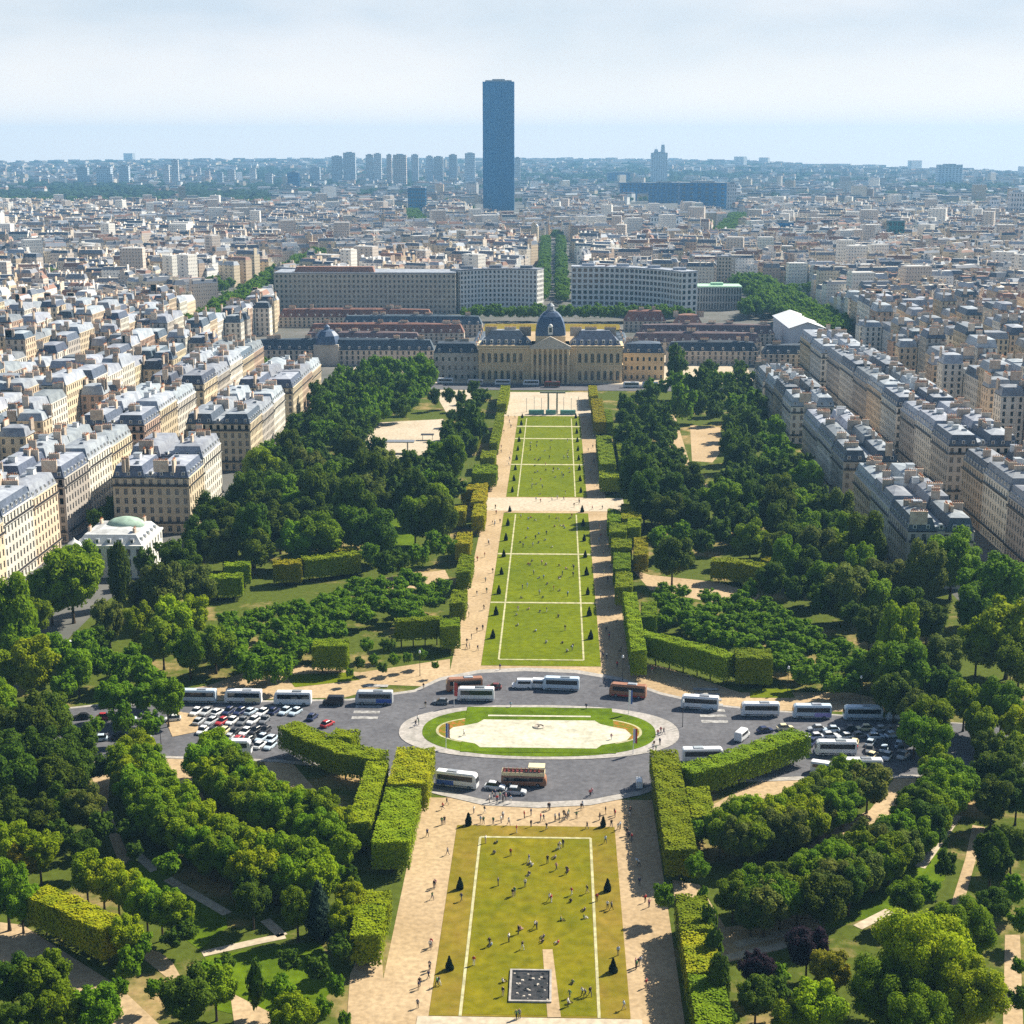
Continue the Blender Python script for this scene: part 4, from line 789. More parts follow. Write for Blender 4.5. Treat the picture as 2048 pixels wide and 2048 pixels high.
mb = MB(); mb.lathe([(1.15, 0), (1.0, .8), (.95, 12), (.85, 21.5), (1.2, 22.2), (1.2, 23.2)], 10); colm = mb.mesh('column', M['stone'])
for i in range(8): link('column', colm, em, (-11.9 + i * 3.4, -4.4, 0))
arch_windows(em, [-10.2 + i * 3.4 for i in range(7)], (.6, 12.5), -3.06, 1.7, 7)
# square-plan dome with four curved sides, lantern and corner statues
prof = [(9.6, 31), (9.5, 33), (9.1, 36.5), (8.2, 40), (6.6, 43.3), (4.6, 45.6), (3.2, 46.4)]; mb = MB()
for r, z in prof: mb.v += [(-r, 12.5 - r, z), (-r * .55, 12.5 - r * 1.06, z), (r * .55, 12.5 - r * 1.06, z), (r, 12.5 - r, z), (r * 1.06, 12.5 - r * .55, z), (r * 1.06, 12.5 + r * .55, z), (r, 12.5 + r, z), (r * .55, 12.5 + r * 1.06, z), (-r * .55, 12.5 + r * 1.06, z), (-r, 12.5 + r, z), (-r * 1.06, 12.5 + r * .55, z), (-r * 1.06, 12.5 - r * .55, z)]
for j in range(len(prof) - 1):
    for i in range(12): k = (i + 1) % 12; mb.f.append((12 * j + i, 12 * j + k, 12 * j + 12 + k, 12 * j + 12 + i)); mb.m.append(0)
mb.f.append(tuple(range(72, 84))); mb.m.append(0)
dm = link('dome', mb.mesh('dome', M['domeslate']), em)
mb = MB(); mb.lathe([(3.4, 46.4), (3.4, 47.2), (2.6, 47.3), (2.4, 49.6), (2.7, 49.8), (1.4, 51.2), (.3, 52), (.12, 54)], 8, 0, (0, 12.5, 0)); link('lantern', mb.mesh('lantern', M['zinc']), dm)
mb = MB(); mb.box(-1.6, 1.6, 1.0, 3.3, 32, 37.5, 0); mb.lathe([(1.5, 37.5), (1.1, 38.4), (.2, 39)], 10, 0, (0, 2.2, 0)); mb.quad([(-.9, .96, 33.5), (.9, .96, 33.5), (.9, .96, 36.6), (-.9, .96, 36.6)], 1); link('clock_dormer', mb.mesh('clock_dormer', M['lightw'], M['glass']), dm)
tag(em, 'long stone palace with columned portico and square slate dome closing the park', 'palace')
def wing(name, x0, x1, y, dp, h, label, hr=5, wm=None, bay=4.0, floors=3, roofm=None, cat='building', ins=3, pav=None, group='low wings of the military school'):
    r = empty(name, ((x0 + x1) / 2, y, -.02)); wd = x1 - x0; mbw, _ = wall_geo(wd, dp, h, floors, 'SEW', bay, 1.5, 2.6, .35)
    link('wall', mbw.mesh('wall', wm or M['stoneg'], M['glass']), r, (0, dp / 2, 0))
    rf = link('roof', roof_geo(wd, dp, hr, ins, ridge=1.2).mesh('roof', wm or M['stoneg'], roofm or M['slate'], roofm or M['slate']), r, (0, dp / 2, h))
    k = int(wd / 7)
    for i in range(k): link('dormer', DORM, rf, (-wd / 2 + (i + .5) * wd / k, -dp / 2 + 1.4, .9), 0, 1.1)
    for i in range(max(2, int(wd / 22))): link('chimney', rnd.choice(CHIM), rf, (rnd.uniform(-.45, .45) * wd, 0, hr + .5), math.pi / 2)
    if pav:
        mb = MB(); mb.box(pav - 9, pav + 9, -1.2, dp + 1, 0, h + 4, 0); link('pavilion', mb.mesh('pavilion', wm or M['stoneg']), r)
        mb = MB(); pr = [(9.8, h + 4), (9.6, h + 6), (8.4, h + 10), (5.5, h + 13.2), (2.2, h + 14.4), (2.0, h + 16), (2.3, h + 16.2), (.2, h + 18)]; mb.lathe(pr, 8, 0, (pav, dp / 2, 0)); link('pavilion_dome', mb.mesh('pavilion_dome', M['domeslate']), r)
    return tag(r, label, cat, group)
wing('school_wing', -79, -49, 770, 18, 18, 'grey stone wing joined to the left of the palace', wm=M['stoneg'], hr=6)
wing('school_wing', 49, 77, 773, 18, 18, 'stone wing joined to the right of the palace', wm=M['stone'], hr=6)
wing('school_wing', -214, -84, 836, 13, 11, 'long low slate wing with a domed pavilion, left of the palace', hr=7, pav=-13, ins=4)
wing('school_wing', 84, 150, 846, 13, 10, 'low slate wing right of the palace behind trees', hr=6, ins=4)
wing('school_wing', 152, 232, 838, 13, 9, 'low slate wing in front of the white hall', hr=6, ins=4)
wing('barracks', -190, -100, 905, 13, 9, 'red roofed barracks nearest behind the left slate wing', hr=6, roofm=M['purpleroof'], ins=4)
wing('barracks', -195, -70, 960, 14, 9, 'long red roofed barracks behind the left courtyard', hr=6.5, roofm=M['redroof'], ins=4)
wing('barracks', -175, -58, 1012, 14, 10, 'grey roofed barracks farther behind the left courtyard', hr=6.5, roofm=M['slate'], ins=4)
wing('barracks', -240, -105, 1075, 14, 9, 'red roofed barracks below the long ministry block', hr=6.5, roofm=M['redroof'], ins=4)
wing('barracks', 62, 160, 905, 14, 9, 'dark roofed barracks right behind the palace', hr=6.5, roofm=M['purpleroof'], ins=4)
wing('barracks', 70, 178, 962, 14, 9, 'dark roofed barracks beside the white hall', hr=6.5, roofm=M['purpleroof'], ins=4)
wing('barracks', 62, 98, 1052, 16, 9, 'small red roofed building by the curved office block', hr=8, roofm=M['redroof'], ins=5)
wing('barracks', 104, 128, 1040, 16, 8, 'orange roofed building by the curved office block', hr=7, roofm=M['redroof'], ins=5)
for sx, nm in ((-1, 'left'), (1, 'right')):
    r = empty('school_wing', (sx * 52, 845, -.02), 0); mbw, _ = wall_geo(13, 130, 11, 3, 'SEW', 4, 1.5, 2.4); link('wall', mbw.mesh('wall', M['stoneg'], M['glass']), r); link('roof', roof_geo(13, 130, 6, 4).mesh('roof', M['stoneg'], M['slate'], M['slate']), r, (0, 0, 11))
    for i in range(6): link('chimney', CHIM[0], r, (0, -55 + i * 22, 17.5), 0)
    tag(r, f'long wing running back along the {nm} side of the courtyard', 'building', 'low wings of the military school')
# white exhibition hall with a gabled roof
hx, hy = at(1613, 700); hl = empty('exhibition_hall', (hx, hy, -.02), R(0)); mb = MB(); wd, dp, h, pk = 27, 92, 17, 21.5
mb.v = [(-wd / 2, 0, 0), (wd / 2, 0, 0), (wd / 2, 0, h), (0, 0, pk), (-wd / 2, 0, h), (-wd / 2, dp, 0), (wd / 2, dp, 0), (wd / 2, dp, h), (0, dp, pk), (-wd / 2, dp, h)]
mb.f = [(0, 1, 2, 3, 4), (9, 8, 7, 6, 5), (1, 6, 7, 2), (5, 0, 4, 9)]; mb.m = [0] * 4; link('wall', mb.mesh('wall', mat('pale_grey_cladding', (.50, .53, .58), .6)), hl)
mb = MB()
for sg in (-1, 1): mb.quad([(sg * (wd / 2 + 1), -1.2, h - .35), (0, -1.2, pk + .05), (0, dp + 1, pk + .05), (sg * (wd / 2 + 1), dp + 1, h - .35)][::sg]); mb.quad([(sg * (wd / 2 + 1), -1.2, h - .05), (0, -1.2, pk + .4), (0, dp + 1, pk + .4), (sg * (wd / 2 + 1), dp + 1, h - .05)][::-sg])
link('roof', mb.mesh('roof', M['white']), hl)
mb = MB(); n_ = 10; pts = [(-8, -.06, 1.5), (8, -.06, 1.5)] + [(8 * math.cos(math.pi * i / n_), -.06, 3 + 5.5 * math.sin(math.pi * i / n_)) for i in range(n_ + 1)]; mb.quad(pts); link('arched_window', mb.mesh('arched_window', M['glass']), hl)
tag(hl, 'big white gabled hall standing right of the palace', 'hall')
# glassy monument at the head of the lawns
mo = empty('monument', (2, 634, .06)); mb = MB(); mb.box(-7.5, 7.5, -.5, .5, 12.2, 13.2); link('beam', mb.mesh('beam', M['steel']), mo)
mb = MB(); mb.box(-.45, .45, -.45, .45, 0, 12.2); pm = mb.mesh('column', M['steel'])
for x in (-2.6, 2.6): link('column', pm, mo, (x, 0, 0))
gm = mat('green_glass', (.10, .30, .27), .15, .6); mb = MB(); mb.box(-.12, .12, -.12, .12, 0, 8.5); pl = mb.mesh('post', M['zinc'])
for i in range(8): link('post', pl, mo, (-15.4 + i * 4.4, 6 + (i % 2) * 5, 0))
for x, w_ in ((-9.5, 9), (9, 9), (-1, 6)): mb = MB(); mb.box(-w_ / 2, w_ / 2, -1.2, 1.2, 0, 2.6); link('glass_panel', mb.mesh('glass_panel', gm), mo, (x, -2, 0))
tag(mo, 'steel and green glass monument at the far end of the lawns', 'monument')
sh = empty('shelter', (*at(792, 905), .03)); mb = MB(); mb.box(-9.5, 9.5, -3, 3, 5.6, 6.1); link('roof', mb.mesh('roof', M['steel']), sh); mb = MB(); mb.lathe([(.2, 0), (.2, 5.6)], 8); pm = mb.mesh('post', M['steel'])
for x in (-6, 6):
    for y in (-1.5, 1.5): link('post', pm, sh, (x, y, 0))
tag(sh, 'flat grey shelter roof on posts in the sandy glade', 'shelter')
sh = empty('shelter', (*at(855, 880), .03)); mb = MB(); mb.box(-3.4, 3.4, -1.8, 1.8, 2.8, 3.2); link('roof', mb.mesh('roof', M['iron']), sh)
for x in (-2.6, 2.6): link('post', pm, sh, (x, 0, 0), 0, (.7, .7, .5))
tag(sh, 'small dark shelter at the right edge of the sandy glade', 'shelter')

# ------------------------------------------------------------------ large office blocks behind the school
def block(name, pts, dp, h, floors, bay, ww, wh, wm, label, flat=True, sill=1.0, cat='office building', roofm=None, group=None, gm=None):
    """a slab bent along `pts` (plan line of its front); one bay grid per straight piece"""
    root = empty(name, (pts[0][0], pts[0][1], -.04)); ox, oy = pts[0]; mb = MB(); top = []; bot = []
    for (ax, ay), (bx_, by_) in zip(pts[:-1], pts[1:]):
        W = math.hypot(bx_ - ax, by_ - ay); a = math.atan2(by_ - ay, bx_ - ax); m2, _ = wall_geo(W, dp, h, floors, 'SEW', bay, ww, wh, .5, sill=sill); c, s = math.cos(a), math.sin(a); b = len(mb.v); cx, cy = W / 2, dp / 2
        mb.v += [(ax - ox + (x + cx) * c - (y + cy) * s, ay - oy + (x + cx) * s + (y + cy) * c, z) for x, y, z in m2.v]; mb.f += [tuple(b + i for i in f) for f in m2.f]; mb.m += m2.m
        top.append([(ax - ox + x * c - y * s, ay - oy + x * s + y * c) for x, y in ((-.2, -.3), (W + .2, -.3), (W + .2, dp + .3), (-.2, dp + .3))])
    link('wall', mb.mesh('wall', wm, gm or M['glass']), root); mb = MB()
    for i, q in enumerate(top):
        z = h + .03 * i; b = len(mb.v); mb.v += [(*p, z) for p in q] + [(*p, z + 1.1) for p in q]; mb.f += [(b + 3, b + 2, b + 1, b), (b + 4, b + 5, b + 6, b + 7)] + [(b + k, b + (k + 1) % 4, b + 4 + (k + 1) % 4, b + 4 + k) for k in range(4)]; mb.m += [0] * 6
        c = [sum(p[k] for p in q) / 4 for k in (0, 1)]; mb.box(c[0] - 6, c[0] + 6, c[1] - 3, c[1] + 3, z + 1.1, z + 3.6, 0)
    link('roof', mb.mesh('roof', roofm or M['zinc']), root)
    return tag(root, label, cat, group)
ec = mat('grey_beige_facade', (.50, .45, .37), .85, col2=(.42, .38, .32), nscale=.1)
block('ministry_block', [(-264, 1190), (-92, 1193)], 42, 38, 8, 4.3, 1.9, 2.3, ec, 'long grey office block with eight window rows, left behind the school')
mb = MB(); mb.box(18, 95, 4, 16, 38, 44, 0, tx=2, ty=2); r_ = link('penthouse', mb.mesh('penthouse', M['redroof']), [o for o in REG if o.name.startswith('ministry_block')][0])
block('curved_office_block', [(-88, 1200), (-66, 1216), (-42, 1220), (-15, 1210)], 18, 40, 9, 3.6, 2.0, 2.6, M['lightw'], 'white curved office block left of the tree avenue')
block('curved_office_block', [(18, 1220), (50, 1219), (78, 1208), (102, 1186), (119, 1158)], 18, 42, 8, 4.6, 3.3, 3.3, M['lightw'], 'white curved office block with a square window grid, right of the avenue', sill=1.2)
x0, y0 = at(1388, 620); x1, y1 = at(1482, 620)
block('sports_hall', [(x0, y0), (x1, y0)], 30, 22, 3, 2.6, 1.3, 5.6, M['steel'], 'dark ribbed hall with a pale green roof right of the curved block', roofm=mat('pale_green_roof', (.40, .62, .45), .6), cat='hall')
x0, y0 = at(1385, 565); x1, y1 = at(1480, 565); block('office_block', [(x0, y0), (x1, y0)], 24, 30, 7, 3.6, 1.8, 2.2, ec, 'red brown housing block behind the green roofed hall')
x0, y0 = at(1285, 570); x1, y1 = at(1380, 570)
# ------------------------------------------------------------------ towers on the skyline
def tower_at(u0, u1, vt, vb, m, label, name='tower_block', cat='tower', dp=.6, group=None, rz=0.0, fl=0, crown=None):
    x0, y0 = at(u0, vb); x1, y1 = at(u1, vb); cx, cy = (x0 + x1) / 2, (y0 + y1) / 2; k = min(1, 7200 / max(1, math.hypot(cx - CX, cy - CY))); cx, cy = CX + (cx - CX) * k, CY + (cy - CY) * k; wd = math.hypot(x1 - x0, y1 - y0) * k; h = zat(vt, cx, cy); d = wd * dp
    root = empty(name, (cx, cy + d / 2, -.05), rz); mbw, _ = wall_geo(wd, d, h, max(3, int(h / 9)) if not fl else fl, 'SEW', max(5, wd / 7), max(2.4, wd / 14), 5, .4, sill=2)
    link('wall', mbw.mesh('wall', m, M['glass']), root); mb = MB(); mb.box(-wd / 2, wd / 2, -d / 2, d / 2, h, h + 1.5); mb.box(-wd * .25, wd * .25, -d * .25, d * .25, h + 1.5, h + 5); link('roof', mb.mesh('roof', M['zinc']), root)
    return tag(root, label, cat, group), h, wd, d
def facade_blue(name, a, b, sx, sz):
    m = mat(name, a, .38, .5, metal=.75); t = m.node_tree; n = t.nodes; l = t.links; bs = n['Principled BSDF']; tcn = n.new('ShaderNodeTexCoord'); sp = n.new('ShaderNodeSeparateXYZ'); l.new(tcn.outputs['Object'], sp.inputs[0])
    ad = n.new('ShaderNodeMath'); ad.operation = 'ADD'; l.new(sp.outputs[0], ad.inputs[0]); l.new(sp.outputs[1], ad.inputs[1]); cb = n.new('ShaderNodeCombineXYZ'); l.new(ad.outputs[0], cb.inputs[0]); l.new(sp.outputs[2], cb.inputs[1])
    br = n.new('ShaderNodeTexBrick'); br.offset = 0; br.inputs['Scale'].default_value = 1; br.inputs['Brick Width'].default_value = sx; br.inputs['Row Height'].default_value = sz; br.inputs['Mortar Size'].default_value = .09 * sx
    br.inputs['Color1'].default_value = (*a, 1); br.inputs['Color2'].default_value = (*[c * .8 for c in a], 1); br.inputs['Mortar'].default_value = (*b, 1); l.new(cb.outputs[0], br.inputs['Vector']); l.new(br.outputs[0], bs.inputs['Base Color']); return m
# the great tower: bowed long faces, recessed corners, ribbed dark glass, the haze's blue put into its colour
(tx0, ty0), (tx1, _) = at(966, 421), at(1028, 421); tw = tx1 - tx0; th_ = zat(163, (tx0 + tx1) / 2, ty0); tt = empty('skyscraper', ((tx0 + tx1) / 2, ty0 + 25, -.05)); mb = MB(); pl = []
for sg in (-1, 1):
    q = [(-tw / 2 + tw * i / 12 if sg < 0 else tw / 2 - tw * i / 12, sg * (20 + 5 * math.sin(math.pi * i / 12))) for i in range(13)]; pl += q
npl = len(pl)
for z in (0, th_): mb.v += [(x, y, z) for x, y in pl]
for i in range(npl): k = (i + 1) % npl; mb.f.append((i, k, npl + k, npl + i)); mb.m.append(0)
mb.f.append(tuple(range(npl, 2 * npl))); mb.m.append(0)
link('facade', mb.mesh('facade', facade_blue('haze_blued_dark_glass', (.0, .125, .33), (.0, .08, .22), 5.5, 9)), tt)
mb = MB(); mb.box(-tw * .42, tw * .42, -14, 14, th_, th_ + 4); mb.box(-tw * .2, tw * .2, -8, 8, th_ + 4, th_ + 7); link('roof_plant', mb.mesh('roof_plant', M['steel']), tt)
tag(tt, 'tall dark haze-blue skyscraper rising alone above the skyline', 'skyscraper')
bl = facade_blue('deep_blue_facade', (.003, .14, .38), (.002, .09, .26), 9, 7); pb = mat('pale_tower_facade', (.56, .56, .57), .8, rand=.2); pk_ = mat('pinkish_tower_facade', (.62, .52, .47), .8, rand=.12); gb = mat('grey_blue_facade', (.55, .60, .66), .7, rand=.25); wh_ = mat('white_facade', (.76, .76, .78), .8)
tower_at(816, 851, 376, 428, facade_blue('blue_glass', (.004, .12, .30), (.006, .17, .38), 6, 6), 'dark blue tower block left of the tall skyscraper', dp=.8)
TL = [(155, 176, 335, 362, 0), (193, 222, 335, 362, 0), (238, 258, 333, 362, 0), (328, 339, 330, 366, 1), (345, 358, 320, 372, 1), (455, 470, 340, 368, 1), (500, 512, 338, 366, 1), (575, 598, 345, 380, 3), (664, 683, 313, 352, 0), (687, 711, 306, 354, 0), (732, 746, 310, 352, 1), (748, 763, 308, 352, 1), (774, 784, 310, 374, 2), (787, 813, 310, 376, 2), (823, 837, 310, 352, 1), (853, 866, 313, 357, 0), (868, 886, 314, 360, 1), (898, 914, 310, 352, 0), (930, 950, 307, 352, 0), (1029, 1041, 316, 348, 1), (410, 420, 342, 366, 2), (434, 446, 345, 372, 0), (530, 545, 348, 372, 1), (620, 640, 335, 365, 0), (395, 402, 336, 362, 1)]
for i, t in enumerate(sorted(TL)): tower_at(*t[:4], [gb, pb, pk_, bl][t[4]], f'{["grey blue", "pale", "pinkish", "deep blue"][t[4]]} tower block on the left skyline, {nth(i + 1)} from the left', group='tower blocks on the left skyline')
o, h, wd, d = tower_at(1302, 1334, 306, 364, gb, 'slender blue twin topped tower on the right skyline', dp=.7)
for x, e in ((-.2, .12), (.22, .26)): mb = MB(); mb.box(-wd * .14, wd * .14, -d * .2, d * .2, 0, h * e, tx=wd * .05, ty=d * .06); mb.tube((0, 0, h * e), (0, 0, h * (e + .1)), 1, .3); link('spire', mb.mesh('spire', gb), o, (wd * x, 0, h))
for i, (u0, u1, vt, vb, m, lb) in enumerate([(1240, 1297, 366, 402, bl, 'left third of the long deep blue slab'), (1298, 1358, 366, 406, bl, 'middle third of the long deep blue slab'), (1359, 1452, 366, 418, bl, 'right end of the long deep blue slab'), (1454, 1472, 368, 420, pb, 'pale end tower beside the long deep blue slab'), (1215, 1260, 345, 364, bl, 'small dark blue block above the long slab'),
        (1301, 1330, 433, 478, wh_, 'bright white slab below the deep blue slab'), (1332, 1364, 438, 482, gb, 'grey block beside the bright white slab'), (1090, 1101, 400, 434, pk_, 'narrow cream tower right of the skyscraper'), (1104, 1122, 404, 434, bl, 'dark block beside the narrow cream tower'), (1163, 1180, 412, 442, wh_, 'pale pink tower below the deep blue slab'), (1182, 1196, 410, 440, gb, 'grey tower below the deep blue slab'),
        (1545, 1586, 446, 486, bl, 'blue tower pair on the right city slope'), (1596, 1618, 492, 534, pk_, 'cream tower on the right city slope'), (1775, 1806, 442, 506, facade_blue('green_blue_glass', (.02, .12, .15), (.04, .17, .20), 8, 8), 'green blue tower at the right'), (2018, 2046, 385, 452, pb, 'pale tower at the right picture edge'), (98, 124, 448, 484, pk_, 'cream tower on the left city plain'), (127, 150, 452, 484, pk_, 'pinkish tower beside the cream one on the left plain'), (1980, 1996, 400, 440, wh_, 'white tower near the right picture edge'), (1690, 1700, 395, 428, pb, 'thin pale tower on the right plain'), (1625, 1650, 390, 420, pb, 'broad pale tower on the right plain')]):
    tower_at(u0, u1, vt, vb, m, lb, dp=.5 if u1 - u0 > 40 else .8)
o, h, wd, d = tower_at(1876, 1924, 330, 352, gb, 'bulky building standing up from the right horizon', name='hilltop_building', cat='building', dp=.4)
# ------------------------------------------------------------------ the rest of the city, one mass
g = random.Random(21); FARG = []
def azim_edge(x, y): return rim_at(proj(x, y, 0)[0])[0]
def hsh(a, b): return (math.sin(a * 127.1 + b * 311.7) * 43758.5453) % 1
def field(x0, x1, cell, dlo, dhi, maker):
    y = dlo
    while y < dhi:
        half = .36 * (y - CY) + 60; x = -half
        while x < half:
            xx, yy = x + g.uniform(-.2, .2) * cell, y + g.uniform(-.2, .2) * cell
            if seen(xx, yy) and not reserved(xx, yy): maker(xx, yy, cell)
            x += cell
        y += cell
def blk(x, y, c):
    if ongreen(x, y, 24): return
    n = hsh(round(x / 170), round(y / 170))
    if hsh(round(x / 90) + 3, round(y / 70)) < .07 or g.random() < .03: FARG.append((x, y, g.uniform(7, 12), 12)); FARG.append((x + 10, y + 6, g.uniform(7, 11), 12)); return
    a = (n - .5) * 1.5; wc = g.choice(WC)
    if g.random() < (.13 if x > 0 else .09): CITY.append((x, y, c * g.uniform(.3, .7), c * .35, a, g.uniform(26, 50), .5, g.choice(WC[3:5]), (.4, .4, .4), (.5, .5, .5), 1)); return
    ca, sa = math.cos(a), math.sin(a)
    for ox, oy, r_, w_ in ((0, -c * .32, 0, c * .8), (0, c * .32, 0, c * .8), (g.choice((-1, 1)) * c * .3, 0, math.pi / 2, c * .6)):
        if g.random() < .1: continue
        CITY.append((x + ox * ca - oy * sa, y + ox * sa + oy * ca, w_ * g.uniform(.6, 1.0), g.uniform(9, 13), a + r_, g.uniform(15, 32), g.uniform(2.5, 5), g.choice(WC) if g.random() < .5 else wc, g.choice(SC), g.choice(TC), 3))
def dk(c): k = g.uniform(.6, 1.2); return tuple(q * k for q in c)
def far1(x, y, c):
    u, v = proj(x, y, 0)
    if y > 7000 and math.hypot(x - CX, y - CY) > azim_edge(x, y) - 100: return
    gr = hsh(round(x / 420), round(y / 300))
    if gr < .36 or (u < 560 and 372 < v < 425 and g.random() < .85) or g.random() < .18:
        for _ in range(3): FARG.append((x + g.uniform(-.4, .4) * c, y + g.uniform(-.4, .4) * c, g.uniform(14, 32), 14))
        return
    for _ in range(2):
        if g.random() < .1: continue
        t = g.random() < .02; CITY.append((x + g.uniform(-.35, .35) * c, y + g.uniform(-.35, .35) * c, g.uniform(18, 55), g.uniform(12, 22), g.uniform(-.8, .8), g.uniform(40, 60) if t else g.uniform(12, 26), 2 if t else 4, dk(g.choice(WC)), dk(g.choice(SC)), dk(g.choice(TC)), 0))
def far2(x, y, c):
    if math.hypot(x - CX, y - CY) > azim_edge(x, y) - 150: return
    if g.random() < .42: FARG.append((x, y, g.uniform(30, 80), g.uniform(5, 9))); return
    t = g.random() < .012; CITY.append((x, y, g.uniform(30, 110), g.uniform(20, 40), g.uniform(-.8, .8), g.uniform(45, 80) if t else g.uniform(10, 20), 1, dk(g.choice(WC)), dk(g.choice(SC)), dk(g.choice(TC)), 0))
field(0, 0, 40, 1140, 2100, blk); field(0, 0, 46, 2100, 3700, blk); field(0, 0, 85, 3700, 6500, far1); field(0, 0, 120, 6500, 9500, far1); field(0, 0, 150, 9500, 13200, far2)
A = np.array([c[:7] for c in CITY], float); n = len(A); x, y, w_, d_, a, h, hr = A.T; ca, sa = np.cos(a), np.sin(a); ins = np.minimum(2.2, d_ * .25); V = np.zeros((n, 12, 3)); sgx = np.array([-1, 1, 1, -1]); sgy = np.array([-1, -1, 1, 1])
zb = np.array([gz(c[0], c[1]) for c in CITY])
for k, (ex, zt) in enumerate(((0, zb - 4.0 * (y > 6000) - .1), (0, zb + h), (1, zb + h + hr))):
    for i in range(4): lx = sgx[i] * (w_ / 2 - ex * ins * .7); ly = sgy[i] * (d_ / 2 - ex * ins); V[:, 4 * k + i, 0] = x + lx * ca - ly * sa; V[:, 4 * k + i, 1] = y + lx * sa + ly * ca; V[:, 4 * k + i, 2] = zt
fq = np.array([[4 * k + i, 4 * k + (i + 1) % 4, 4 * k + 4 + (i + 1) % 4, 4 * k + 4 + i] for k in range(2) for i in range(4)] + [[8, 9, 10, 11]]); Q = (fq[None] + 12 * np.arange(n)[:, None, None]).reshape(-1, 4)
wc = np.array([c[7] for c in CITY]); sc_ = np.array([c[8] for c in CITY]); tcs = np.array([c[9] for c in CITY]); colr = np.concatenate([np.repeat(wc[:, None], 4, 1), np.repeat(sc_[:, None], 4, 1), tcs[:, None]], 1).reshape(-1, 3); isw = np.tile(np.array([1.] * 4 + [0.] * 5), n)
cv = []; cq = []; cc_ = []; b = 12 * n
for c in CITY:
    for i in range(c[10]):
        lx = g.choice((-.5, .5, 0, g.uniform(-.4, .4))) * c[2] * .96; ly = g.uniform(-.3, .3) * c[3]; ln = g.uniform(1.4, 3.2); z0, z1 = c[5], c[5] + c[6] + g.uniform(1.2, 3); q = []
        for z in (z0, z1):
            for sx, sy2 in ((-.5, -ln), (.5, -ln), (.5, ln), (-.5, ln)): X = lx + sx; Y = ly + sy2; q.append((c[0] + X * math.cos(c[4]) - Y * math.sin(c[4]), c[1] + X * math.sin(c[4]) + Y * math.cos(c[4]), z))
        cv += q; cq += [[b, b + 1, b + 5, b + 4], [b + 1, b + 2, b + 6, b + 5], [b + 2, b + 3, b + 7, b + 6], [b + 3, b, b + 4, b + 7], [b + 4, b + 5, b + 6, b + 7]]; k = c[7]; cc_ += [k] * 4 + [(.50, .22, .11) if g.random() < .6 else k]; b += 8
V = np.concatenate([V.reshape(-1, 3), np.array(cv)]); Q = np.concatenate([Q, np.array(cq)]); colr = np.concatenate([colr, np.array(cc_)]); isw = np.concatenate([isw, np.zeros(len(cq))])
cm = bpy.data.materials.new('city_facades'); cm.use_nodes = True; t = cm.node_tree; n_ = t.nodes; l = t.links; bs = n_['Principled BSDF']; bs.inputs['Roughness'].default_value = .75; bs.inputs['Specular IOR Level'].default_value = .25
at_ = n_.new('ShaderNodeAttribute'); at_.attribute_name = 'Col'; ge = n_.new('ShaderNodeNewGeometry'); sp = n_.new('ShaderNodeSeparateXYZ'); l.new(ge.outputs['Position'], sp.inputs[0]); ad = n_.new('ShaderNodeMath'); ad.operation = 'ADD'; l.new(sp.outputs[0], ad.inputs[0]); l.new(sp.outputs[1], ad.inputs[1])
cb = n_.new('ShaderNodeCombineXYZ'); l.new(ad.outputs[0], cb.inputs[0]); l.new(sp.outputs[2], cb.inputs[1]); br = n_.new('ShaderNodeTexBrick'); br.offset = 0; br.inputs['Scale'].default_value = 1; br.inputs['Brick Width'].default_value = 3.4; br.inputs['Row Height'].default_value = 3.7; br.inputs['Mortar Size'].default_value = 1.15; br.inputs['Mortar Smooth'].default_value = 0
br.inputs['Color1'].default_value = (.20, .22, .27, 1); br.inputs['Color2'].default_value = (.36, .36, .40, 1); br.inputs['Mortar'].default_value = (1, 1, 1, 1); l.new(cb.outputs[0], br.inputs['Vector'])
ml = n_.new('ShaderNodeMixRGB'); ml.blend_type = 'MULTIPLY'; l.new(at_.outputs['Alpha'], ml.inputs[0]); l.new(at_.outputs['Color'], ml.inputs[1]); l.new(br.outputs[0], ml.inputs[2]); l.new(ml.outputs[0], bs.inputs['Base Color'])
co = link('distant_city', np_mesh('distant_city', V, Q, [cm], fcol=np.concatenate([colr, isw[:, None]], 1))); tag(co, 'dense pale city of countless roofs spreading to the horizon', 'city', None, 'stuff')
# ------------------------------------------------------------------ distant greenery: rows of trees in the streets, far woods
gv, gq, gt = [], [], []; nbv = 0; gr_ = np.random.default_rng(8)
def addlow(x, y, r, rz, zc, kind='round'):
    global nbv
    V0, Q0, T0 = LOW[kind][int(gr_.integers(len(LOW[kind])))]; a = gr_.uniform(0, 6.28); c, s = math.cos(a), math.sin(a); W = V0 * np.array([r, r, rz]); W = np.stack([W[:, 0] * c - W[:, 1] * s + x, W[:, 0] * s + W[:, 1] * c + y, W[:, 2] + zc], 1); gv.append(W); gq.append(Q0 + nbv); gt.append(T0 + nbv); nbv += len(W)
for (ax, ay), (bx_, by_), wd in gl:
    ln = math.hypot(bx_ - ax, by_ - ay); k = int(ln / (6 if wd > 5 else 3.5) * max(1, wd / 7))
    for i in range(k): t = g.random(); r = g.uniform(5, 8) if wd > 5 else g.uniform(3.6, 5.5); addlow(ax + (bx_ - ax) * t + g.uniform(-wd, wd), ay + (by_ - ay) * t + g.uniform(-4, 4), r, r * 1.1, 4 + r)
for xx in range(-80, 128, 7):
    for yy in (1122, 1132): r = g.uniform(4, 6); addlow(xx + g.uniform(-2, 2), yy + g.uniform(-3, 3), r, r * 1.15, 4 + r) if abs(xx - 0) > 8 else None
for x_ in [*range(1000, 1480, 12)]: pass
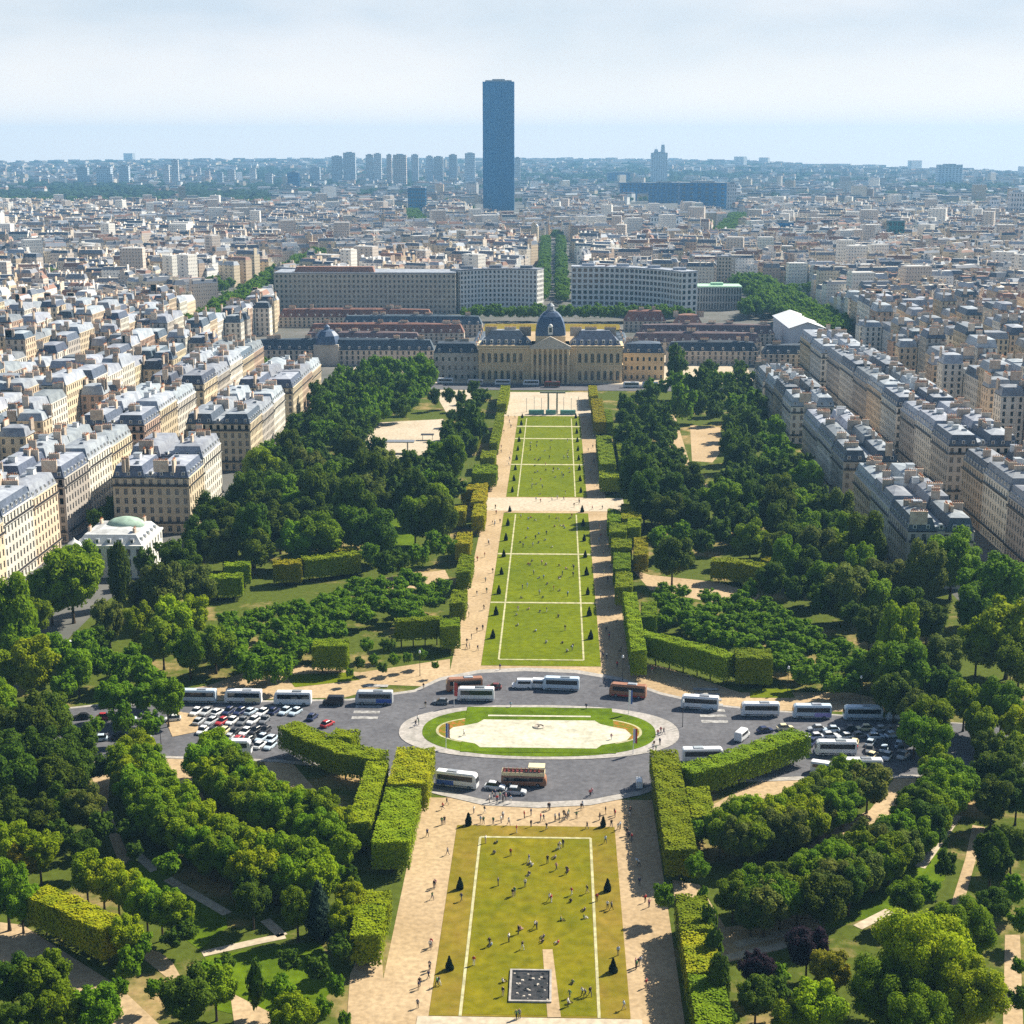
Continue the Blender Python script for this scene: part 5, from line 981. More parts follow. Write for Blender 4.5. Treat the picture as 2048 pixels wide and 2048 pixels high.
for f in FARG:
    if f[1] < 4500:
        for _ in range(3): r = g.uniform(4, 7); addlow(f[0] + g.uniform(-14, 14), f[1] + g.uniform(-14, 14), r, r * 1.1, 4 + r)
SMALLTREES = gv, gq, gt
fb = [f for f in FARG if f[1] >= 4500]; FV = []; FF = []; b = 0
for x_, y_, r, h in fb: q = ICO_V * np.array([r, r * .8, h]) * (1 + .18 * gr_.normal(size=(len(ICO_V), 1))) + np.array([x_, y_, 2 + gz(x_, y_)]); FV.append(q); FF.append(ICO_F + b); b += len(q)
o = link('far_woods', np_mesh('far_woods', np.concatenate(FV), np.concatenate(FF), [leafmat('far_foliage', (.045, .085, .03), (.025, .055, .025), .02)])); tag(o, 'dark green wooded patches scattered over the far plain', 'woods', None, 'stuff')
# ------------------------------------------------------------------ vehicles
def loft(secs, n=0, m=0):
    """secs: list of (x, half width, z0, z1); closed rectangular sections with soft shoulders"""
    mb = MB()
    for x, hw, z0, z1 in secs:
        e = min(.22, (z1 - z0) * .18); mb.v += [(x, -hw * .96, z0), (x, -hw, z0 + e), (x, -hw, z1 - e * 1.4), (x, -hw + e, z1), (x, hw - e, z1), (x, hw, z1 - e * 1.4), (x, hw, z0 + e), (x, hw * .96, z0)]
    for j in range(len(secs) - 1):
        for i in range(8): k = (i + 1) % 8; mb.f.append((8 * j + i, 8 * j + 8 + i, 8 * j + 8 + k, 8 * j + k)); mb.m.append(m)
    mb.f.append(tuple(range(8))); mb.m.append(m); e = 8 * (len(secs) - 1); mb.f.append(tuple(e + i for i in reversed(range(8)))); mb.m.append(m); return mb
mb = MB()
for y in (-1,): mb.v = []
def wheel(r, w_):
    mb = MB(); n = 14
    for yy, rr in ((-w_ / 2, r), (w_ / 2, r), (-w_ / 2 - .01, r * .55), (w_ / 2 + .01, r * .55)):
        mb.v += [(rr * math.cos(2 * math.pi * i / n), yy, rr * math.sin(2 * math.pi * i / n)) for i in range(n)]
    for i in range(n): k = (i + 1) % n; mb.f += [(i, k, n + k, n + i), (i, 2 * n + i, 2 * n + k, k), (n + i, n + k, 3 * n + k, 3 * n + i)]; mb.m += [0, 0, 0]
    mb.f += [tuple(range(2 * n, 3 * n))[::-1], tuple(range(3 * n, 4 * n))]; mb.m += [1, 1]; return mb.mesh('wheel', M['rubber'], M['zinc'])
WB, WC_ = wheel(.5, .34), wheel(.32, .22)
BL, BW, BH = 10.4, 1.22, 3.9      # coach half-width 1.22
bus_body = loft([(-BL / 2, BW * .97, .5, BH - .2), (-BL / 2 + .25, BW, .38, BH), (BL / 2 - .9, BW, .38, BH), (BL / 2 - .35, BW, .4, BH - .35), (BL / 2, BW * .93, .5, BH - 1.7)]).mesh('body', M['white'])
def sideband(x0, x1, z0, z1, hw, m):
    mb = MB()
    for sg in (-1, 1): mb.box(x0, x1, *(sorted((sg * hw, sg * (hw + .02)))), z0, z1, 0)
    return mb
bus_win = sideband(-BL / 2 + .5, BL / 2 - 1.0, 2.0, 3.28, BW - .01, 0)
for i in range(6):
    x = -BL / 2 + 1.9 + i * 1.35
bus_win = bus_win.mesh('side_windows', M['vglass'])
mb = MB(); a, b = BL / 2, BL / 2 - .35; mb.v = [(a + .015, -BW * .88, BH - 2.2), (a + .015, BW * .88, BH - 2.2), (b + .03, BW * .9, BH - .5), (b + .03, -BW * .9, BH - .5), (a + .015, -BW * .9, BH - 1.7), (a + .015, BW * .9, BH - 1.7)]; mb.f = [(0, 1, 5, 4), (4, 5, 2, 3)]; mb.m = [0, 0]; bus_ws = mb.mesh('windscreen', M['vglass'])
mb = MB(); mb.box(-2.6, .2, -.75, .75, 0, .28, tx=.2, ty=.12); bus_ac = mb.mesh('roof_unit', M['zinc'])
bus_stripe = sideband(-BL / 2 + .3, -BL / 2 + 4.6, .7, 1.9, BW - .008, 0).mesh('side_panel', M['white']); bus_low = sideband(-BL / 2 + .3, BL / 2 - .8, .55, .95, BW - .009, 0).mesh('lower_trim', M['steel'])
def pm(name, c, r=.35): return mat(name, c, r, .5)
PA = {'white': M['white'], 'silver': pm('silver_paint', (.45, .47, .50)), 'pale blue': pm('pale_blue_paint', (.50, .60, .70)), 'black': pm('black_paint', (.02, .02, .025)), 'grey': pm('grey_paint', (.16, .17, .19)), 'red': pm('red_paint', (.42, .03, .035)), 'blue': pm('blue_paint', (.03, .10, .42)), 'brown': pm('copper_brown_paint', (.33, .15, .08)), 'violet': pm('violet_paint', (.33, .28, .62)), 'navy': pm('navy_paint', (.02, .03, .09)), 'cream': pm('cream_paint', (.72, .62, .38)), 'maroon': pm('maroon_paint', (.16, .035, .03))}
GZ = .11
def coach(u, v, rz, col, label, panel=None, z=GZ, sc=1.0, grp='coaches parked around the square', lowcol=None):
    x, y = at(u, v, z); t = empty('coach', (x, y + .9, z), R(rz)); t.scale = (sc,) * 3
    link('body', bus_body, t, mat=PA[col]); link('side_windows', bus_win, t); link('windscreen', bus_ws, t); link('roof_unit', bus_ac, t, (0, 0, BH - .02)); link('lower_trim', bus_low, t, mat=PA[lowcol] if lowcol else None)
    if panel: link('side_panel', bus_stripe, t, mat=PA[panel])
    for wx in (-3.2, 3.3):
        for sy in (-1, 1): link('wheel', WB, t, (wx, sy * (BW - .15), .5))
    return tag(t, label, 'coach', grp)
coach(395, 1407, 180, 'pale blue', 'pale blue coach at the left end of the upper bus row, half behind a tree')
coach(486, 1408, 180, 'white', 'white coach with pinkish side panel, second in the left row', 'cream')
coach(585, 1411, 180, 'white', 'white coach with wide dark windows in the left row beside a dark minibus', None, lowcol='pale blue')
coach(748, 1410, 180, 'silver', 'silver coach with a blue and violet rear in the left row', 'blue')
coach(928, 1383, 190, 'brown', 'copper brown coach parked at the upper left of the roundabout', lowcol='maroon')
coach(951, 1403, 180, 'white', 'white low coach in the road in front of the copper brown one', None)
coach(1122, 1382, 176, 'pale blue', 'pale blue coach at the top of the roundabout', None)
coach(1256, 1396, 168, 'brown', 'copper brown coach with pale roof right of the roundabout top', lowcol='red')
coach(1400, 1420, 172, 'white', 'white coach nearest the roundabout in the right upper row', 'pale blue')
coach(1520, 1434, 180, 'white', 'white coach with raked nose, second in the right upper row', None)
coach(1624, 1438, 180, 'pale blue', 'pale coach with violet side panel, third in the right upper row', 'violet')
coach(1726, 1441, 180, 'pale blue', 'pale blue coach, fourth in the right upper row', None)
coach(1812, 1443, 180, 'pale blue', 'pale coach at the right end of the upper row under trees', None)
coach(914, 1576, -14, 'white', 'white coach with blue rear on the near road left', 'blue')
coach(462, 1510, 0, 'white', 'white coach behind the plane avenue in the left car park', 'red')
coach(1406, 1527, 4, 'white', 'white coach partly behind the right curving hedge', None)
coach(1672, 1512, 180, 'white', 'white coach among cars in the right car park', None)
coach(1722, 1549, 180, 'white', 'white coach with green stripe at the lower edge of right car park', 'grey')
for i, (u, v, c) in enumerate([(1062, 772, 'white'), (1005, 771, 'white'), (1104, 775, 'maroon'), (1262, 776, 'white'), (1300, 776, 'pale blue'), (950, 771, 'silver'), (890, 768, 'white')]): coach(u, v, 180, c, f'{c} coach on the road before the palace, {nth(sorted([890, 950, 1005, 1062, 1104, 1262, 1300]).index(u) + 1)} from the left', grp='coaches on the road before the palace')
CL, CW = 4.0, .86
car_body = loft([(-CL / 2, CW * .9, .32, .82), (-CL / 2 + .3, CW, .24, .95), (-.9, CW, .22, .98), (.8, CW, .22, .95), (CL / 2 - .35, CW * .98, .24, .82), (CL / 2, CW * .85, .3, .68)]).mesh('body', M['white'])
mb = MB(); mb.v = [(-1.75, -.78, .94), (1.0, -.78, .93), (1.0, .78, .93), (-1.75, .78, .94), (-1.2, -.62, 1.5), (.25, -.62, 1.52), (.25, .62, 1.52), (-1.2, .62, 1.5)]; mb.f = [(0, 1, 5, 4), (1, 2, 6, 5), (2, 3, 7, 6), (3, 0, 4, 7)]; mb.m = [0] * 4; car_glass = mb.mesh('windows', M['vglass'])
mb = MB(); mb.box(-1.22, .27, -.64, .64, 1.49, 1.58, tx=.12, ty=.1); car_roof = mb.mesh('roof', M['white'])
van_body = loft([(-2.6, .95, .35, 2.4), (-2.4, .98, .3, 2.5), (1.2, .98, .3, 2.5), (1.9, .96, .3, 1.4), (2.6, .9, .35, 1.1)]).mesh('body', M['white'])
mb = MB(); mb.quad([(1.27, -.85, 2.35), (1.95, -.82, 1.42), (1.95, .82, 1.42), (1.27, .85, 2.35)][::-1]); 
for sg in (-1, 1): mb.box(-2.2, 1.0, *sorted((sg * .97, sg * 1.0)), 1.45, 2.15)
van_glass = mb.mesh('windows', M['vglass'])
def car(u, v, rz, col, label, z=GZ, grp='cars parked beside the square', van=False, xy=None, sc=1.12, cat=None):
    x, y = xy or at(u, v, z); t = empty('van' if van else 'car', (x, y, z), R(rz)); t.scale = (sc,) * 3
    link('body', van_body if van else car_body, t, mat=PA[col]); link('windows', van_glass if van else car_glass, t)
    if not van: link('roof', car_roof, t, mat=PA[col])
    for wx in ((-1.6, 1.7) if van else (-1.25, 1.25)):
        for sy in (-1, 1): link('wheel', WC_, t, (wx, sy * (.9 if van else .8), .32))
    return tag(t, label, cat or ('van' if van else 'car'), grp)
car(667, 1410, 180, 'black', 'dark minibus parked between coaches in the left upper row', van=True)
car(1044, 1376, 180, 'white', 'white van left of the pale blue coach above the roundabout', van=True); car(1024, 1376, 175, 'white', 'second white van tight behind the white one above the roundabout', van=True, xy=(at(1064, 1376)[0] + 1.5, at(1064, 1376)[1]))
car(988, 1378, 178, 'maroon', 'dark red car between the copper coach and white van'); car(881, 1408, 175, 'grey', 'grey car left of the roundabout beside the crossing')
car(1484, 1478, 60, 'white', 'white van driving below the right coach row', van=True); car(1032, 1588, -8, 'silver', 'silver car below the open top tour bus', sc=1.25); car(990, 1578, -12, 'white', 'white car beside the silver one below the tour bus', sc=1.25)
car(1648, 1547, -20, 'white', 'white van at the lower left of the right car park', van=True, sc=1.25); car(1278, 1572, 90, 'white', 'white van at the right hedge end on the near road', van=True, sc=.8)
car(1530, 1465, 20, 'navy', 'navy car behind the far end of the right hedge'); car(1570, 1460, 10, 'cream', 'cream car behind the far end of the right hedge'); car(655, 1452, 60, 'red', 'red car behind the left curving hedge'); car(625, 1438, 75, 'navy', 'navy car beside the red one behind the left hedge')
cols = ['white', 'silver', 'black', 'pale blue', 'grey', 'white', 'navy', 'silver', 'red', 'black', 'cream', 'pale blue', 'white']
g = random.Random(31)
def lot(rows, nm, step):
    for ri, (u0, u1, v, rz) in enumerate(rows):
        u = u0; k = 0
        while u <= u1:
            k += 1; c = g.choice(cols); car(u, v + g.uniform(-2, 2), rz + g.uniform(-8, 8) + (180 if g.random() < .5 else 0), c, f'{c} car, {nth(k)} from left, {nth(ri + 1)} row of the {nm}', grp='cars in the ' + nm); u += step * g.uniform(.92, 1.15)
lot([(392, 600, 1428, 70), (398, 545, 1446, 70), (405, 548, 1467, 70), (412, 548, 1482, 70), (520, 550, 1496, 70)], 'left car park', 21)
lot([(1632, 1800, 1462, 10), (1628, 1822, 1476, 15), (1622, 1812, 1491, 70), (1640, 1815, 1502, 70), (1745, 1825, 1516, 60)], 'right car park', 30)
lot([(120, 360, 1440, 8), (150, 300, 1480, 5)], 'tree shaded left street', 42)
lot([(60, 190, 1290, 30)], 'shaded left garden street', 40)
# open-top tour bus
x, y = at(1048, 1574); tb = empty('open_top_tour_bus', (x, y + 1, GZ), R(-3)); tb.scale = (1.1,) * 3
link('lower_body', loft([(-5, 1.2, .4, 2.5), (-4.8, 1.24, .35, 2.6), (4.4, 1.24, .35, 2.6), (4.8, 1.22, .4, 2.2), (5, 1.1, .5, 1.6)]).mesh('lower_body', PA['brown']), tb)
mb = MB()
for sg in (-1, 1): mb.box(-4.9, 4.6, *sorted((sg * 1.16, sg * 1.24)), 2.6, 3.4)
mb.box(4.5, 4.6, -1.16, 1.16, 2.6, 3.5); mb.box(-4.9, -4.8, -1.16, 1.16, 2.6, 3.4); link('upper_rail', mb.mesh('upper_rail', PA['cream']), tb)
mb = MB(); mb.box(1.0, 4.6, -1.25, 1.25, 4.55, 4.75); link('canopy', mb.mesh('canopy', PA['cream']), tb); mb = MB()
for x_ in (1.1, 4.45):
    for sg in (-1, 1): mb.box(x_, x_ + .1, sg * 1.17 - .04, sg * 1.17 + .04, 3.4, 4.55)
link('canopy_frame', mb.mesh('canopy_frame', M['steel']), tb); mb = MB(); mb.box(-.22, .22, -.45, .45, 2.6, 3.1); mb.box(-.24, -.14, -.45, .45, 3.1, 3.75); st = mb.mesh('seat', PA['maroon'])
for i in range(9):
    for sg in (-1, 1): link('seat', st, tb, (-4.3 + i * .95, sg * .6, 0))
link('side_windows', sideband(-4.5, 4.2, 1.35, 2.2, 1.235, 0).mesh('side_windows', M['vglass']), tb)
for wx in (-3, 3.1):
    for sy in (-1, 1): link('wheel', WB, tb, (wx, sy * 1.08, .5))
tag(tb, 'open top double deck tour bus in copper brown with cream canopy on the near road', 'tour bus')
# small train of red seats: pedicab group near the walkers
# ------------------------------------------------------------------ flags, lamps, street things
def banner(u, v, cols_, label, h=7.0):
    x, y = at(u, v, .25); t = empty('flag_banner', (x, y, .22)); mb = MB(); mb.lathe([(.09, 0), (.05, h)], 8); link('pole', mb.mesh('pole', M['white']), t); mb = MB(); n = len(cols_); pts = 8; z0, z1 = h * .42, h - .1
    for c in range(n):
        for i in range(pts):
            xa, xb = .06 + (c + i / pts) * .95 / n, .06 + (c + (i + 1) / pts) * .95 / n; ya, yb = .12 * math.sin(xa * 5), .12 * math.sin(xb * 5); mb.quad([(xa, ya, z0), (xb, yb, z0), (xb, yb, z1), (xa, ya, z1)], c); mb.quad([(xa, ya + .03, z1), (xb, yb + .03, z1), (xb, yb + .03, z0), (xa, ya + .03, z0)], c)
    link('banner', mb.mesh('banner', *[PA[c] for c in cols_]), t); tag(t, label, 'banner', 'tall flag banners of the roundabout')
banner(908, 1412, ['red'], 'red banner flag at the rear left of the roundabout'); banner(1257, 1428, ['white', 'blue'], 'white and blue banner flag at the rear right of the roundabout')
banner(892, 1497, ['blue', 'white', 'red'], 'tricolour banner flag at the front left of the roundabout lawn'); banner(1266, 1508, ['white', 'red'], 'white and red banner flag at the front right of the roundabout lawn')
mb = MB(); mb.lathe([(.16, 0), (.09, .5), (.06, 7)], 8); LP = mb.mesh('post', M['iron']); mb = MB(); mb.lathe([(.12, 7), (.32, 7.15), (.28, 7.75), (.05, 7.95)], 8); LH = mb.mesh('lamp_head', M['white'])
for i, (u, v) in enumerate([(1245, 1362), (840, 1352), (1365, 1455), (322, 1490), (1575, 1385), (1720, 1405)]):
    x, y = at(u, v); t = empty('street_lamp', (x, y, .05)); link('post', LP, t); link('lamp_head', LH, t); tag(t, f'dark street lamp with white head, {nth(sorted([1245, 840, 1365, 322, 1575, 1720]).index(u) + 1)} from the left along the road', 'street lamp', 'street lamps by the road')
fx, fy = at(1019, 1462); ft = empty('fountain', (0, 138, .36)); mb = MB(); mb.lathe([(1.6, 0), (1.6, .35), (1.3, .35), (1.3, .12), (.3, .15), (.25, .9), (.7, 1.1), (.1, 1.25)], 16); link('bowl', mb.mesh('bowl', M['stoneg']), ft); tag(ft, 'small grey fountain in the middle of the pale basin', 'fountain')
# ------------------------------------------------------------------ people
def person_mesh(pose, top, bottom, i):
    K = 1.18
    if pose == 'stand': J = dict(p=(0, 0, .95), c=(0, 0, 1.3), n=(0, 0, 1.48), h=(0, .02, 1.66), lh=(-.1, 0, .9), lk=(-.11, .02, .5), lf=(-.12, 0, .06), rh=(.1, 0, .9), rk=(.11, .02, .5), rf=(.12, .02, .06), ls=(-.2, 0, 1.4), le=(-.26, -.02, 1.12), lw=(-.25, .08, .86), rs=(.2, 0, 1.4), re=(.26, -.02, 1.12), rw=(.25, .08, .86), lt=(-.13, .16, .04), rt=(.13, .18, .04))
    elif pose == 'walk': J = dict(p=(0, 0, .93), c=(0, .03, 1.28), n=(0, .06, 1.46), h=(0, .1, 1.64), lh=(-.1, 0, .9), lk=(-.11, .2, .52), lf=(-.11, .28, .08), rh=(.1, 0, .9), rk=(.11, -.05, .5), rf=(.11, -.36, .12), ls=(-.2, .03, 1.38), le=(-.26, -.14, 1.14), lw=(-.25, -.1, .9), rs=(.2, .03, 1.38), re=(.26, .12, 1.14), rw=(.24, .32, .98), lt=(-.11, .44, .05), rt=(.11, -.24, .04))
    else: J = dict(p=(0, 0, .14), c=(0, -.06, .5), n=(0, -.03, .68), h=(0, .02, .86), lh=(-.1, .02, .14), lk=(-.2, .42, .34), lf=(-.14, .66, .07), rh=(.1, .02, .14), rk=(.22, .4, .3), rf=(.1, .62, .06), ls=(-.2, -.05, .6), le=(-.3, -.1, .34), lw=(-.26, .12, .22), rs=(.2, -.05, .6), re=(.3, -.06, .34), rw=(.2, .26, .3), lt=(-.14, .8, .05), rt=(.1, .76, .05))
    names = list(J); E_ = [('p', 'c'), ('c', 'n'), ('n', 'h'), ('p', 'lh'), ('lh', 'lk'), ('lk', 'lf'), ('lf', 'lt'), ('p', 'rh'), ('rh', 'rk'), ('rk', 'rf'), ('rf', 'rt'), ('c', 'ls'), ('ls', 'le'), ('le', 'lw'), ('c', 'rs'), ('rs', 're'), ('re', 'rw')]
    rad = dict(p=.15, c=.17, n=.06, h=.115, lh=.1, rh=.1, lk=.065, rk=.065, lf=.05, rf=.05, lt=.04, rt=.04, ls=.075, rs=.075, le=.05, re=.05, lw=.04, rw=.04)
    me = bpy.data.meshes.new('sk'); me.from_pydata([Vector(J[k]) for k in names], [(names.index(a), names.index(b)) for a, b in E_], []); o = bpy.data.objects.new('sk', me); COL.objects.link(o); o.modifiers.new('s', 'SKIN')
    for k, sv in zip(names, me.skin_vertices[0].data): sv.radius = (rad[k], rad[k]); sv.use_root = (k == 'p')
    sb = o.modifiers.new('b', 'SUBSURF'); sb.levels = 1; bpy.context.view_layer.update(); ev = o.evaluated_get(bpy.context.evaluated_depsgraph_get()); m2 = bpy.data.meshes.new_from_object(ev); bpy.data.objects.remove(o); m2.name = 'person'
    m2.materials.clear()
    for q in (PT[top], PT[bottom], M['skin'], M['hair']): m2.materials.append(q)
    jn = {k: Vector(v) for k, v in J.items()}
    for f in m2.polygons:
        c = f.center; k = min(jn, key=lambda q: (jn[q] - c).length)
        if k == 'h': s = 3 if (c.z > jn['h'].z + .03 or c.y < jn['h'].y - .04) else 2
        elif k in ('n', 'lw', 'rw'): s = 2
        elif k in ('c', 'ls', 'rs', 'le', 're'): s = 0
        elif k in ('lt', 'rt'): s = 3
        else: s = 1 if c.z < jn['p'].z + .1 or pose == 'sit' and k != 'p' else 0
        f.material_index = s; f.use_smooth = True
    for v in m2.vertices: v.co *= K
    return m2
PT = {k: mat(k.replace(' ', '_') + '_cloth', c, .9) for k, c in {'white': (.74, .73, .70), 'black': (.02, .02, .022), 'dark blue': (.03, .045, .12), 'red': (.45, .03, .04), 'pale blue': (.35, .48, .65), 'grey': (.2, .2, .21), 'pink': (.62, .30, .34), 'beige': (.50, .40, .27), 'green': (.06, .20, .08)}.items()}
PM = {}
g = random.Random(41); TOPS = ['white', 'black', 'dark blue', 'red', 'pale blue', 'grey', 'pink', 'black', 'white', 'green', 'black', 'dark blue']; BOTS = ['dark blue', 'black', 'beige', 'white', 'grey', 'black', 'dark blue']
PL = []
def person(x, y, z, place, poses=('stand', 'walk', 'walk')):
    pose = g.choice(poses); top = g.choice(TOPS); bot = g.choice([b for b in BOTS if b != top]); key = (pose, top, bot)
    if key not in PM: PM[key] = person_mesh(pose, top, bot, len(PM))
    o = link('person', PM[key], None, (x, y, z), g.uniform(0, 6.28), g.uniform(.93, 1.07)); vb = {'stand': 'standing', 'walk': 'walking', 'sit': 'sitting'}[pose]; prep = 'on'
    PL.append((o, f'person in {top} top and {bot} bottoms {vb} {place}'))
zc = lambda x, y: at(700 + x * .3872, 1300 + y * .3872)
for pts, z, place, poses in (
    ([(745, 1055), (760, 1000), (830, 1065), (925, 1100), (1020, 1105), (1075, 1035), (1100, 1020), (1085, 1030), (1065, 1140), (1120, 1160), (1125, 1150), (925, 1165), (905, 1225), (765, 1220), (840, 1278), (850, 1270), (1145, 1270), (1140, 1305), (1225, 1260), (1210, 1390), (1212, 1350), (1275, 1300), (1030, 1300), (1040, 1305), (1090, 1400), (880, 1450), (965, 1445), (955, 1440), (820, 1510), (720, 1535), (730, 1530), (890, 1550), (995, 1515), (1075, 1520), (640, 1630), (790, 1720), (790, 1790), (1150, 1725), (1135, 1800), (1130, 1830), (1125, 1845), (1200, 1790), (1240, 1790), (1215, 1795), (930, 1110), (700, 1000), (940, 1120), (1000, 1490), (870, 1470), (1060, 1080)], .10, 'on the near lawn', ('stand', 'walk', 'sit', 'sit')),
    ([(1330, 1340), (1350, 1345), (460, 1735), (450, 1740), (1385, 1580), (1415, 1860), (1320, 1000), (575, 1300), (875, 1905), (860, 1910)], .10, 'on the dry lawn margin', ('stand', 'walk')),
    ([(480, 825), (500, 800), (475, 905), (488, 900), (400, 965), (435, 1235), (425, 1290), (440, 1225), (415, 1545), (420, 1535), (410, 1665), (405, 1700), (412, 1650), (355, 1755), (360, 1740), (505, 1060), (350, 1850)], .05, 'on the near left walk', ('walk', 'stand')),
    ([(1365, 855), (1370, 865), (1445, 860), (1448, 850), (1440, 975), (1430, 960), (1455, 985), (1480, 1115), (1492, 1120), (1495, 1215), (1525, 1305), (1490, 1635), (1480, 1650), (1475, 1640), (1500, 1630), (1530, 1745), (1385, 935), (1350, 915), (1395, 925), (1545, 1330)], .05, 'on the near right walk', ('walk', 'stand')),
    ([(640, 845), (695, 845), (790, 875), (675, 895), (690, 900), (780, 895), (820, 905), (935, 855), (935, 915), (985, 885), (1000, 885), (1025, 825), (1030, 830), (1060, 885), (1015, 930), (1105, 865), (1125, 870), (1115, 880), (1130, 860), (1200, 815), (1195, 830), (1225, 925), (860, 945), (1290, 880), (1320, 850), (620, 900), (740, 900), (900, 870), (1080, 880), (1170, 870)], .05, 'between near lawn and road', ('walk', 'stand', 'stand')),
    ([(735, 770), (745, 785), (760, 790), (775, 775), (790, 790), (805, 780), (830, 795), (720, 790), (750, 760)], .12, 'by the near road kerb', ('stand',)),
    ([(355, 390), (350, 375), (390, 300), (380, 205), (340, 400), (1605, 435), (1570, 505), (1600, 495), (1580, 530), (1565, 520), (1620, 440), (1590, 450)], .24, 'on the roundabout pavement', ('stand', 'walk')),
    ([(830, 300), (1220, 310), (1250, 750), (1240, 760), (590, 450), (1350, 470)], .13, 'crossing near the roundabout', ('walk',)),
    ([(1390, 30), (1410, 60), (1440, 100), (1400, 10), (1450, 20), (1520, 100), (1560, 120), (775, 105), (1380, 90), (1750, 160)], .06, 'above the road, right', ('stand', 'walk'))):
    for p in pts: x, y = zc(*p); person(x, y, z, place, poses)
for n, x0, x1, y0, y1, z, place, poses in ((14, -11, 11, 195, 250, .09, 'on second lawn, front', ('sit', 'sit', 'stand')), (26, -11, 11, 256, 312, .09, 'on second lawn, middle', ('sit', 'sit', 'stand')), (24, -11, 11, 320, 378, .09, 'on second lawn, back', ('sit', 'sit', 'stand')), (22, -11, 11, 418, 482, .09, 'on third lawn, front', ('sit', 'sit', 'stand')), (18, -11, 11, 490, 550, .09, 'on third lawn, back', ('sit', 'stand')),
        (26, -25.5, -18.6, 200, 400, .05, 'on the upper left walk', ('walk', 'stand')), (16, -25.5, -18.6, 420, 620, .05, 'on the far left walk', ('walk',)), (18, 18.6, 25, 195, 400, .05, 'on the upper right walk', ('walk', 'stand')), (10, 18.6, 25, 420, 620, .05, 'on the far right walk', ('walk',)), (8, -16, 16, 390, 411, .08, 'on the pale crossing', ('walk',))):
    for i in range(n): person(g.uniform(x0, x1), g.uniform(y0, y1), z, place, poses)
for n, poly in ((1, 0),):
    pass
byl = {}
for o, lb in PL: byl.setdefault(lb, []).append(o)
for lb, l_ in byl.items():
    l_.sort(key=lambda o: o.location.y)
    for i, o in enumerate(l_): tag(o, lb if len(l_) == 1 else lb + ', ' + ('nearest' if i == 0 else nth(i + 1) + ' nearest'), 'person', 'people strolling and resting in the park')
# ------------------------------------------------------------------ trees: the 300 that show largest are things
for x in (-179.5,): 
    for y in range(335, 560, 9): tree_w(x + rnd.uniform(-1, 1), y, rnd.uniform(2.6, 3.6), 'd', 'tall', 'street trees of the left street', 2, 1.5)
for y in range(300, 560, 10): tree_w(156 + rnd.uniform(-1, 1), y, rnd.uniform(2.8, 4), 'd', 'tall', 'street trees of the right street', 2, 1.4)
def vis_tree(t):
    u, v = proj(t['x'], t['y'], t['zc']); return -t['px'] < u < 2048 + t['px'] and v - t['px'] < 2060
TREES = [t for t in TREES if vis_tree(t) and not (t['x'] + t['r'] * .75 > 126 and t['y'] > 268 and t['y'] < 700 and t['x'] < 151) and not (t['x'] - t['r'] * .75 < -142 and t['y'] > 340 and t['x'] > -176)]
TREES.sort(key=lambda t: -t['px']); zn = {}
things, rest = TREES[:300], TREES[300:]
things.sort(key=lambda t: t['y'])
shp = {'flat': 'low spreading', 'round': 'round', 'tall': 'tall', 'col': 'column shaped', 'cone': 'conical', 'giant': 'huge'}
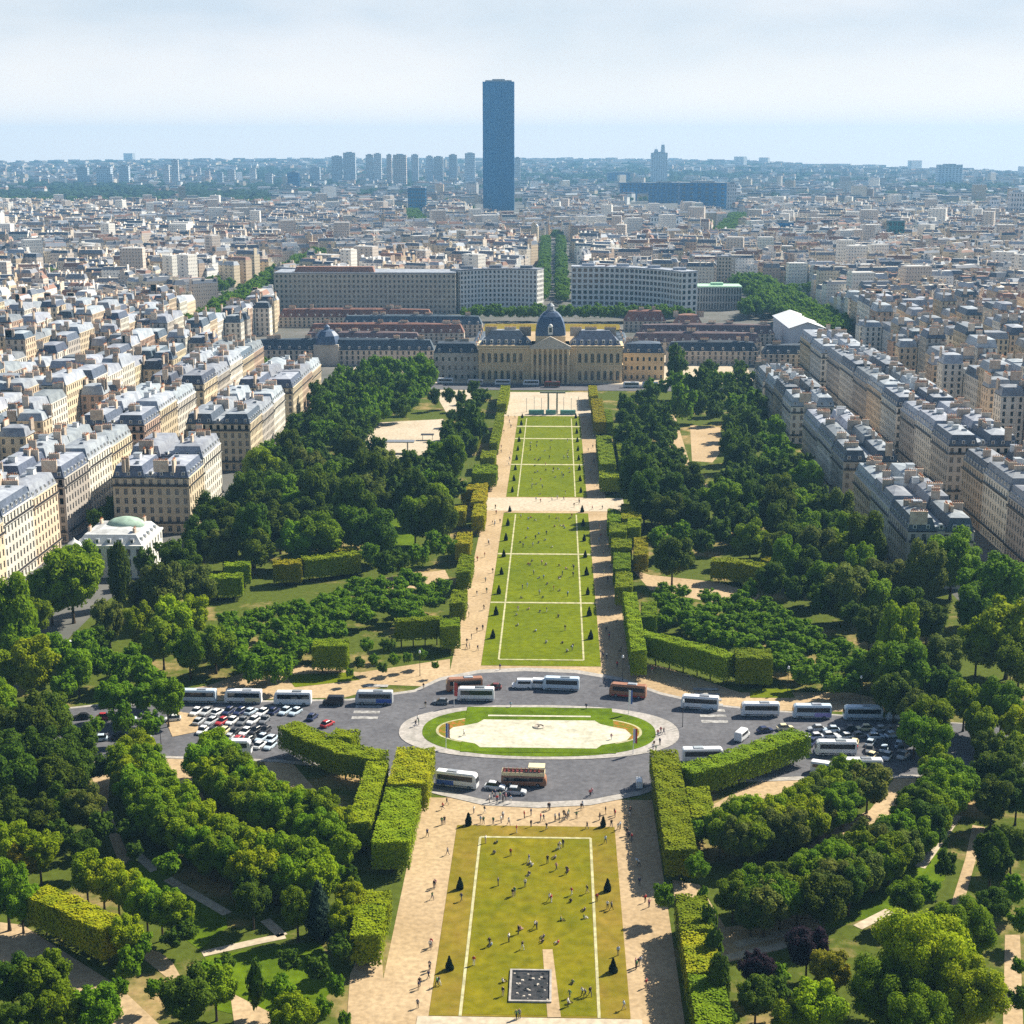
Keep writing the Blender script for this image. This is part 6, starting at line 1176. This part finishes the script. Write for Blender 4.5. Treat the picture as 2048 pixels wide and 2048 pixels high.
for i, t in enumerate(things):
    if t['shape'] == 'giant': cm_ = CROWN['giant'][i % 2]
    else: cm_ = rnd.choice(CROWN[t['shape'] if t['shape'] in CROWN else 'round'])
    nm = {'cone': 'conifer'}.get(t['shape'], 'tree'); root = empty(nm, (t['x'], t['y'], 0), rnd.uniform(0, 6.28))
    link('crown', cm_, root, (0, 0, t['zc']), 0, (t['r'], t['r'] * rnd.uniform(.9, 1.08), t['rz']), M[TONE[t['tone']][0]])
    hh = t['zc'] + t['rz'] * .3; link('trunk', rnd.choice(TRUNK), root, (0, 0, -.05), 0, (hh * .75, hh * .75, hh))
    k = (t['zone'], t['tone'], t['shape']); zn.setdefault(k, []).append((root, t))
for (z, tone, sh_), l_ in zn.items():
    for i, (o, t) in enumerate(l_): tag(o, f'{shp[sh_]} {TONE[tone][1]} tree, {"nearest" if i == 0 else nth(i + 1) + " nearest"} of its kind, {z}' if len(l_) > 1 else f'the one {shp[sh_]} {TONE[tone][1]} tree, {z}', 'tree', 'trees: ' + z)
mid_l = {}
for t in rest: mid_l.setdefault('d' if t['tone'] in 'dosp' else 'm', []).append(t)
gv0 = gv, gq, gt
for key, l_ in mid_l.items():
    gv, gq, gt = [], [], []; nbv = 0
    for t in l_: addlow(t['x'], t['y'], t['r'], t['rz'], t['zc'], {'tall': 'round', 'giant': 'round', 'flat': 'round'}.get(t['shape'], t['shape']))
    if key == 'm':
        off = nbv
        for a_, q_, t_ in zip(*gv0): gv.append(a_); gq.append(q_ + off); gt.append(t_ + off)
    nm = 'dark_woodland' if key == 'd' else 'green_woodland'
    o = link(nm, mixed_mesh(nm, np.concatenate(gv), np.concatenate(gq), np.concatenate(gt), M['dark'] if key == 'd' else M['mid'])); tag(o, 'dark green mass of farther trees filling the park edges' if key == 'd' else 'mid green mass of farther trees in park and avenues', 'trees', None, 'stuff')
# ------------------------------------------------------------------ air
mb = MB(); mb.box(-14000, 14000, -900, 13600, -1.2, 372); hzo = mb.mesh('haze'); hm = bpy.data.materials.new('haze'); hm.use_nodes = True; t = hm.node_tree; t.nodes.remove(t.nodes['Principled BSDF']); pv = t.nodes.new('ShaderNodeVolumePrincipled')
pv.inputs['Color'].default_value = (.30, .62, 1.0, 1); pv.inputs['Density'].default_value = 7.0e-5; pv.inputs['Anisotropy'].default_value = .1
t.links.new(pv.outputs[0], t.nodes['Material Output'].inputs['Volume']); hzo.materials.append(hm); ho = link('haze', hzo); ho['kind'] = 'stuff'; ho['label'] = 'bluish summer haze over the whole city'
